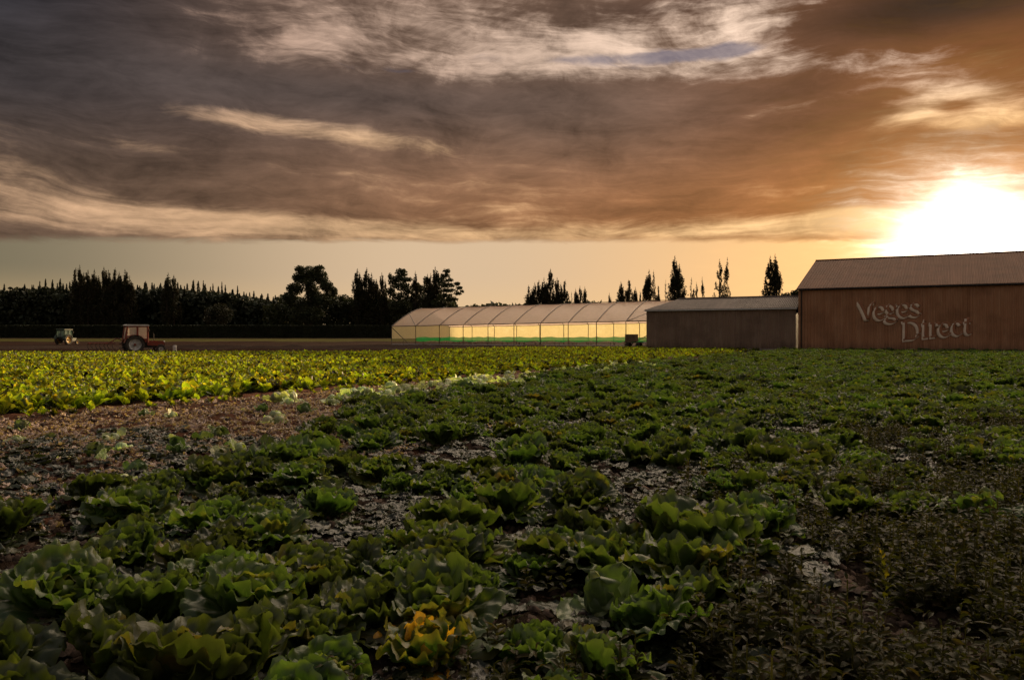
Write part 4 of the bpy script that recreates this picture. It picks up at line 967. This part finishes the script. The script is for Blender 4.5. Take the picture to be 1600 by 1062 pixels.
def weedplant(seed, tall=1.):
    r = np.random.default_rng(seed); p = Plant()
    for j in range(4):
        bx, by = r.normal(size=2) * .06; H = (.10 + .10 * r.random()) * tall
        for k in range(11):
            t = (k + 1) / 11; L = .065 * (1.25 - t * .6) * (.8 + .5 * r.random())
            V, F, C_ = leaf_grid(L, L * .42, 3, 5, R(35 + r.normal() * 20), R(-10 + r.normal() * 25), .4, .002, seed * 91 + j * 20 + k, petiole=.12, tear=.02)
            V = rotm(V, r.normal() * .4, k * 2.4 + j); V += np.array([bx + r.normal() * .004, by, H * t]); p.add(V, F, C_)
        th = np.array([[-1, 0, 0], [1, 0, 0], [1, 0, 1], [-1, 0, 1.]]) * np.array([.003, 1, H]) + np.array([bx, by, 0])
        p.add(th, np.array([[0, 1, 2, 3]]), np.tile([[.2, .5, .6]], (4, 1)))
    return p
LET = [lettuce(10 + i, 22 + i % 5, 1.0 + .08 * (i % 4), .8 + .3 * (i % 3), floppy=.2 + .25 * (i % 3)) for i in range(9)]
CAB = [head(40 + i, .095 + .008 * i, skirt=9) for i in range(3)]
PAL = [head(50 + i, .095 + .01 * i, 'pale_head', 'cabbage', 5) for i in range(3)]
CRP = [cropplant(60 + i) for i in range(6)]
YEL = lettuce(80, 16, 1.05, 1.2, 'yellow_leaf', floppy=.7)

def visible(x, y, m=1.06): return (y > 1.5) & (np.abs(x) < y * .667 * m + .3)
def boundary(v): return np.where(v < 11.5, -7.2 + 0 * v, -13.7)      # left edge of the standing lettuces (s)
def rows(s0, s1, v0, v1, ds, dv, js, jv, seed):
    r = np.random.default_rng(seed); S, V = np.meshgrid(np.arange(s0, s1, ds), np.arange(v0, v1, dv)); S = S.ravel() + r.normal(size=S.size) * js; V = V.ravel() + r.normal(size=V.size) * jv + (r.random(V.size) - .5) * dv * .3
    x = S * U[0] + V * N[0]; y = S * U[1] + V * N[1]; return S, V, x, y
# standing lettuces
S, V, X, Y = rows(-48, 40, -6, 92, .56, .44, .06, .09, 1)
left_edge = np.where(V < 9.5, -8.3 + 1.5 * fbm(V * .7, V * 0, 2), np.where(V < 13, -9.5 - (V - 9.5) * .7, np.interp(V, [13, 21, 27], [-11.9, -12.1, -13.9]) + .9 * fbm(V * .6, V * 0, 2)))
wall_d = (X - BS[0]) * N[0] + (Y - BS[1]) * N[1]
thin_p = vnoise(X * .55 + 30, Y * .55) * .65 + vnoise(X * 1.7, Y * 1.7) * .35
keep = (S > left_edge) & visible(X, Y, 1.12) & (Y < 78.5) & (wall_d < -1.2) & (thin_p > np.where((Y < 8.4) & (X < -1.8), .27, np.interp(Y, [3, 10, 18, 30], [.45, .42, .33, .17])))
keep &= ~((X < -1.0) & (Y < 6.4) & (rng.random(len(X)) < .38))
keep &= ~((S > -1.3) & (V < 8)) & ~((S > .3) & (V < 10.5)) & ~((S > 2.5) & (V < 14) & (rng.random(len(X)) < .6))

X, Y, S, V = X[keep], Y[keep], S[keep], V[keep]
order = np.argsort(np.hypot(X, Y)); X, Y, S, V = X[order], Y[order], S[order], V[order]
rn = np.random.default_rng(3)
near_n = 290
lab_zone = lambda x, y: ('ragged green lettuce standing among wilted leaves in the shaded foreground rows' if y < 9 else 'green lettuce in the shaded rows beyond the foreground, seen small')
lused = set()
def place(proto, x, y, sc_, tilt=.12, dz=-.01):
    o = proto if proto.name not in lused else proto.copy()
    if o is not proto: COL.objects.link(o)
    else: lused.add(proto.name)
    o.location = (x, y, float(soil_h(np.array([x]), np.array([y]))[0]) + dz); o.rotation_euler = (rn.normal() * tilt, rn.normal() * tilt, rn.random() * 6.28); o.scale = (sc_,) * 3; return o
special = [   # px, py (base), kind, scale, label
 (575, 985, 'L', 1.35, 'large frilled lettuce lit at its rim, left above the orange leaved one'),
 (668, 1045, 'Y', 1.3, 'lettuce with orange and yellow dying outer leaves at the bottom of the field'),
 (945, 968, 'C', 1.25, 'round wilted head with leaves draped over it, in front of the dark weeds'),
 (515, 790, 'C', 1.15, 'smooth pale green round cabbage head among standing lettuces at mid left'),
 (735, 945, 'L', 1.15, 'tall dark lettuce just above and right of the orange leaved one'),
 (945, 905, 'L', 1.3, 'broad dark lettuce standing directly behind the round wilted head'),
 (1085, 880, 'L', 1.6, 'biggest spreading lettuce at the edge of the dark weeds'),
 (470, 915, 'L', 1.2, 'lettuce with yellow lit tall leaves at lower left'),
 (788, 815, 'L', 1.25, 'bright green lettuce above the patch of flattened leaves'),
 (430, 655, 'P', 1.3, 'pale upright cut cabbage head at the corner of the shadow'),
 (418, 662, 'P', 1.0, 'pale cabbage head lying left of the upright one at the shadow corner'),
 (436, 661, 'P', .9, 'smaller pale cabbage head lying right of the upright one at the shadow corner'),
]
SPC = []
for i, (px, py, kd, s_, lb) in enumerate(special):
    Z = Zof(py); x = (px - 800) / FPX * Z; proto = {'L': LET[(i * 2) % 9], 'Y': YEL, 'C': CAB[i % 3], 'P': PAL[i % 3]}[kd]
    o = place(proto, x, Z, s_, .06); tag(o, lb, 'lettuce' if kd in 'LY' else 'cabbage'); SPC.append((x, Z)); d = np.hypot(X - x, Y - Z); m_ = (d > (.52 if kd == 'Y' else .36)) & ~((kd == 'Y') & (np.abs(X - x) < .35) & (Y < Z + .2))
    X, Y, S, V = X[m_], Y[m_], S[m_], V[m_]
for i in range(near_n):
    o = place(LET[rn.integers(9)], X[i], Y[i], .78 + .62 * rn.random(), .18); tag(o, lab_zone(X[i], Y[i]), 'lettuce', 'lettuces in the foreground rows' if Y[i] < 9 else 'lettuces in the shaded rows beyond')
def scatter(name, X, Y, protos, label, cat, smin, smax, tilt=.12, seed=0, dz=-.01, kind='stuff'):
    r = np.random.default_rng(seed); n = len(X); me = bpy.data.meshes.new(name); Zz = soil_h(X, Y) + dz
    me.vertices.add(n); me.vertices.foreach_set('co', np.stack([X, Y, Zz], 1).astype(np.float32).ravel())
    a = me.attributes.new('rot', 'FLOAT_VECTOR', 'POINT'); a.data.foreach_set('vector', np.stack([r.normal(size=n) * tilt, r.normal(size=n) * tilt, r.random(n) * 6.28], 1).astype(np.float32).ravel())
    a = me.attributes.new('scl', 'FLOAT', 'POINT'); a.data.foreach_set('value', r.uniform(smin, smax, n).astype(np.float32))
    a = me.attributes.new('idx', 'INT', 'POINT'); a.data.foreach_set('value', r.integers(0, len(protos), n).astype(np.int32))
    o = bpy.data.objects.new(name, me); COL.objects.link(o); tag(o, label, cat, None, kind)
    ng = bpy.data.node_groups.new(name, 'GeometryNodeTree'); ng.interface.new_socket('Geometry', in_out='INPUT', socket_type='NodeSocketGeometry'); ng.interface.new_socket('Geometry', in_out='OUTPUT', socket_type='NodeSocketGeometry')
    gi = ng.nodes.new('NodeGroupInput'); go = ng.nodes.new('NodeGroupOutput'); jn = ng.nodes.new('GeometryNodeJoinGeometry')
    for p in protos:
        oi = ng.nodes.new('GeometryNodeObjectInfo'); oi.inputs['Object'].default_value = p; oi.inputs['As Instance'].default_value = True; oi.transform_space = 'ORIGINAL'; ng.links.new(oi.outputs['Geometry'], jn.inputs[0])
    def na(nm, ty):
        q = ng.nodes.new('GeometryNodeInputNamedAttribute'); q.data_type = ty; q.inputs['Name'].default_value = nm; return q.outputs[0]
    ip = ng.nodes.new('GeometryNodeInstanceOnPoints'); ip.inputs['Pick Instance'].default_value = True
    ng.links.new(gi.outputs[0], ip.inputs['Points']); ng.links.new(jn.outputs[0], ip.inputs['Instance']); ng.links.new(na('idx', 'INT'), ip.inputs['Instance Index']); ng.links.new(na('scl', 'FLOAT'), ip.inputs['Scale'])
    er = ng.nodes.new('FunctionNodeEulerToRotation'); ng.links.new(na('rot', 'FLOAT_VECTOR'), er.inputs[0]); ng.links.new(er.outputs[0], ip.inputs['Rotation']); ng.links.new(ip.outputs[0], go.inputs[0])
    md = o.modifiers.new('scatter', 'NODES'); md.node_group = ng; return o
scatter('lettuce_rows', X[near_n:], Y[near_n:], LET, 'long rows of green lettuces stretching to the sheds', 'lettuces', .95, 1.55, .16, 5)
print('LETTUCES', len(X))
# sunlit leafy crop on the left
S, V, X, Y = rows(-80, -16.4, -40, 95, .46, .25, .05, .06, 2)
far_edge = np.interp(X, [-60, -12, 0, 12], [61, 64, 82, 84])
keep = (S < -16.4 - .4 * fbm(V * .5, V * 0, 2)) & visible(X, Y, 1.15) & (Y < far_edge) & (vnoise(X * 1.6, Y * 1.6) + .35 * rng.random(len(X)) > .40) & ((S < -17.4) | (rng.random(len(X)) < .5)) & ~((S > -17.9) & (S < -17.3))
X, Y, S, V = X[keep], Y[keep], S[keep], V[keep]; order = np.argsort(np.hypot(X, Y)); X, Y = X[order], Y[order]
for i in range(290):
    se = X[i] * U[0] + Y[i] * U[1]
    o = place(CRP[i % 6], X[i], Y[i], (.55 if se > -17.2 else 1.35 if se > -18.6 else 1.05) + .3 * rn.random(), .1); tag(o, 'leafy yellow green crop plant near the shaded front edge of the sunlit bed', 'crop plant', 'leafy crop plants at the front of the sunlit bed')
scatter('leafy_crop', X[290:], Y[290:], CRP, 'dense sunlit yellow green leafy crop filling the left field', 'crop', .85, 1.3, .1, 6)
print('CROP', len(X))
# pale cut heads along the harvested strip
r = np.random.default_rng(12); cnt = 0
for k in range(230):
    v = 13 + 27 * r.random() ** .8; s = r.uniform(-14.6, -11.6) if v < 22 else r.uniform(-15.2, -12.0); x, y, _ = SV(s, v)
    if abs(x) > y * .7: continue
    o = place(PAL[k % 3], x, y, r.uniform(.9, 1.6), .5, .03); tag(o, 'pale cut cabbage head in the harvested strip between crop and lettuces', 'cabbage', 'pale heads along the harvested strip'); cnt += 1
for k in range(34):
    v = r.uniform(5.5, 12.5); s = r.uniform(-15, -7.5); x, y, _ = SV(s, v)
    if abs(x) > y * .7: continue
    o = place((PAL + CAB)[k % 6], x, y, r.uniform(.6, 1.05), .6); tag(o, 'discarded cabbage head lying on the bare reddish soil at left', 'cabbage', 'discarded heads on the bare soil')
# wilted leaves lying on the ground
def litter(name, X, Y, mat, size, label, seed, wr=.05, curl=25):
    r = np.random.default_rng(seed); lib = []
    for k in range(14): lib.append(leaf_grid(1., .55 + .5 * r.random(), 11, 14, R(r.normal() * 6), R(r.normal() * 10), .15 * r.normal(), .035, seed * 10 + k, tear=.10, wr=.17, fine=.02) if mat == 'litter' else leaf_grid(1., .35 + .3 * r.random(), 7, 10, R(r.normal() * 15), R(r.normal() * curl), .2 * r.normal(), .07, seed * 10 + k, tear=.12, wr=wr * 9))
    flat = mat == 'litter'; n = len(X); pid = r.integers(0, 14, n); Vs = []; Fs = []; Cs = []; nb = 0; Z0 = soil_h(X, Y)
    for q in range(14):
        ii = np.where(pid == q)[0]; Vv, Ff, Cc = lib[q]; m_ = len(ii)
        if not m_: continue
        a = r.random(m_) * 6.28; s_ = size * (.35 + 1.1 * r.random(m_) ** 1.6); ti = r.normal(size=m_) * (.10 if flat else .28)
        x = Vv[None, :, 0] - .5; y = Vv[None, :, 1]; z = Vv[None, :, 2] - Vv[:, 2].mean() + x * np.tan(ti)[:, None] + y * np.tan(r.normal(size=m_) * (.10 if flat else .25))[:, None]
        sx = s_[:, None]; WX = (x * np.cos(a)[:, None] - y * np.sin(a)[:, None]) * sx; WY = (x * np.sin(a)[:, None] + y * np.cos(a)[:, None]) * sx
        G = np.stack([X[ii][:, None] + WX, Y[ii][:, None] + WY, Z0[ii][:, None] + np.maximum(z * sx + .035, .004)], -1)
        c = np.tile(Cc[None], (m_, 1, 1)); c[..., 1] = r.random(m_)[:, None]
        Vs.append(G.reshape(-1, 3)); Cs.append(c.reshape(-1, 3)); Fs.append((Ff[None] + (np.arange(m_) * len(Vv))[:, None, None] + nb).reshape(-1, 4)); nb += m_ * len(Vv)
    o = mesh_obj(name, np.vstack(Vs), np.vstack(Fs), M[mat], None, True, np.vstack(Cs)); tag(o, label, 'leaf litter', None, 'stuff')
r = np.random.default_rng(21)
def cloud_pts(n, smin, smax, vmin, vmax, dens):
    s = r.uniform(smin, smax, n); v = r.uniform(vmin, vmax, n); x = s * U[0] + v * N[0]; y = s * U[1] + v * N[1]; k = visible(x, y, 1.1) & dens(s, v, x, y); return x[k], y[k]
X, Y = cloud_pts(80000, -13, 6, -4, 26, lambda s, v, x, y: (y < 24) & ~((s < -8) & (v > 9)) & ~((s > -.8) & (v < 9)) & (vnoise(x * .9 + 9, y * .9) * .6 + vnoise(x * 3, y * 3) * .4 + r.random(len(x)) * .75 > .82))
print('LITTER', len(X)); litter('wilted_leaves', X, Y, 'litter', .20, 'grey green flattened wilted leaves lying between the lettuces', 3)
X, Y = cloud_pts(100000, -17, -6.5, -4, 46, lambda s, v, x, y: (((s < -7) & (v < 14)) | ((s > -16.3) & (s < -11.7))) & (vnoise(x * 1.2, y * 1.2) * .6 + r.random(len(x)) * .5 > .55))
print('DEBRIS', len(X)); litter('dry_leaf_debris', X, Y, 'debris', .10, 'pale dry leaf scraps strewn over the reddish harvested soil', 4, .06, 40)
def clods(name, X, Y, size, label, seed):
    r = np.random.default_rng(seed); n = len(X)
    b = np.array([[1, 0, 0], [.3, .95, 0], [-.8, .6, 0], [-.8, -.6, 0], [.3, -.95, 0], [.5, .3, .7], [-.4, .4, .75], [-.1, -.6, .7]]); F = np.array([[0, 1, 5], [1, 2, 6], [1, 6, 5], [2, 3, 6], [3, 4, 7], [3, 7, 6], [4, 0, 7], [0, 5, 7], [5, 6, 7]])
    V = b[None] * (1 + .35 * r.normal(size=(n, 8, 3))) * (size * (.3 + r.random(n) ** 3 * 1.6))[:, None, None]
    V[:, :, 2] *= .8; V += np.stack([X, Y, soil_h(X, Y) - .006], 1)[:, None, :]
    m, nt, o = new_mat('clod_earth'); g = nt.nodes.new('ShaderNodeNewGeometry').outputs['Position']; n1 = noise(g, 3, 4, .6); c = mix(ss(n1, .4, .65), (.030, .019, .013), (.085, .05, .034))
    p = pbsdf(c, .85, 0, .2); lk(bump(noise(g, 60, 4, .7), .8, .01), p.inputs['Normal']); lk(p.outputs[0], o.inputs[0])
    tag(mesh_obj(name, V.reshape(-1, 3), (F[None] + np.arange(n)[:, None, None] * 8).reshape(-1, 3), m), label, 'soil clods', None, 'stuff')
X, Y = cloud_pts(330000, -17, 9, -6, 26, lambda s, v, x, y: (r.random(len(x)) < np.clip(8 / y, .2, 1)))
print('CLODS', len(X)); clods('soil_clods', X, Y, .028, 'small crumbly clods of dark earth scattered between the plants', 9)
# weeds on the right
WD = []
for i in range(7):
    p = weedplant(400 + i, 1 + .25 * (i % 3)); WD.append(p)
def merged(name, plants, X, Y, seed, label, cat, smin, smax):
    """weed clumps, each generated plant stamped at its share of the points"""
    r = np.random.default_rng(seed); pid = r.integers(0, len(plants), len(X)); Z0 = soil_h(X, Y); Vs = []; Fs = []; Cs = []; nb = 0
    for q, p in enumerate(plants):
        PV = np.vstack(p.V); PF = np.vstack(p.F); PC = np.vstack(p.C); ii = np.where(pid == q)[0]; m_ = len(ii); a = r.random(m_) * 6.28; s_ = r.uniform(smin, smax, m_)[:, None]
        WX = (PV[None, :, 0] * np.cos(a)[:, None] - PV[None, :, 1] * np.sin(a)[:, None]) * s_; WY = (PV[None, :, 0] * np.sin(a)[:, None] + PV[None, :, 1] * np.cos(a)[:, None]) * s_
        G = np.stack([X[ii][:, None] + WX, Y[ii][:, None] + WY, Z0[ii][:, None] + PV[None, :, 2] * s_], -1); c = np.tile(PC[None], (m_, 1, 1)); c[..., 1] = (c[..., 1] + r.random(m_)[:, None]) % 1
        Vs.append(G.reshape(-1, 3)); Cs.append(c.reshape(-1, 3)); Fs.append((PF[None] + (np.arange(m_) * len(PV))[:, None, None] + nb).reshape(-1, 4)); nb += m_ * len(PV)
    o = mesh_obj(name, np.vstack(Vs), np.vstack(Fs), M['weed'], None, True, np.vstack(Cs)); tag(o, label, cat, None, 'stuff')
X, Y = cloud_pts(26000, -2.6, 14, -6, 20, lambda s, v, x, y: (y < 17) & ((s > -1.0 + 1.2 * (vnoise(v * 1.2, v * 0) - .5)) | (r.random(len(x)) < .2)) & ((v < 9) | ((s > .3) & (v < 12)) | (r.random(len(x)) < .28)) & (vnoise(x * 1.3, y * 1.3) + .4 * vnoise(x * 4, y * 4) + .3 * r.random(len(x)) > .68))
wk = np.ones(len(X), bool)
for (x_, z_) in SPC: wk &= np.hypot(X - x_, Y - z_ + .12) > .38
X, Y = X[wk], Y[wk]
print('WEEDS', len(X)); merged('weeds', WD, X, Y, 8, 'low dark small leaved weeds covering the lower right of the field', 'weeds', .6, 1.6)
# tall seedling weed standing out of the dark patch
p = Plant(); r = np.random.default_rng(77)
for k in range(26):
    t = (k + 1) / 26; L = .10 * (1.15 - t * .75); V_, F_, C_ = leaf_grid(L, L * .42, 5, 7, R(38 + 30 * t), R(5 + 50 * t), .3, .004, 900 + k, petiole=.15, tear=.2); V_ = rotz(V_, k * 2.4); V_ += np.array([.03 * math.sin(t * 3), 0, .40 * t]); p.add(V_, F_, C_)
o = p.build('tall_weed', M['crop']); Z = Zof(965); o.location = ((1378 - 800) / FPX * Z, Z, 0); tag(o, 'single taller yellowish weed spike rising from the dark weeds at lower right', 'weed')
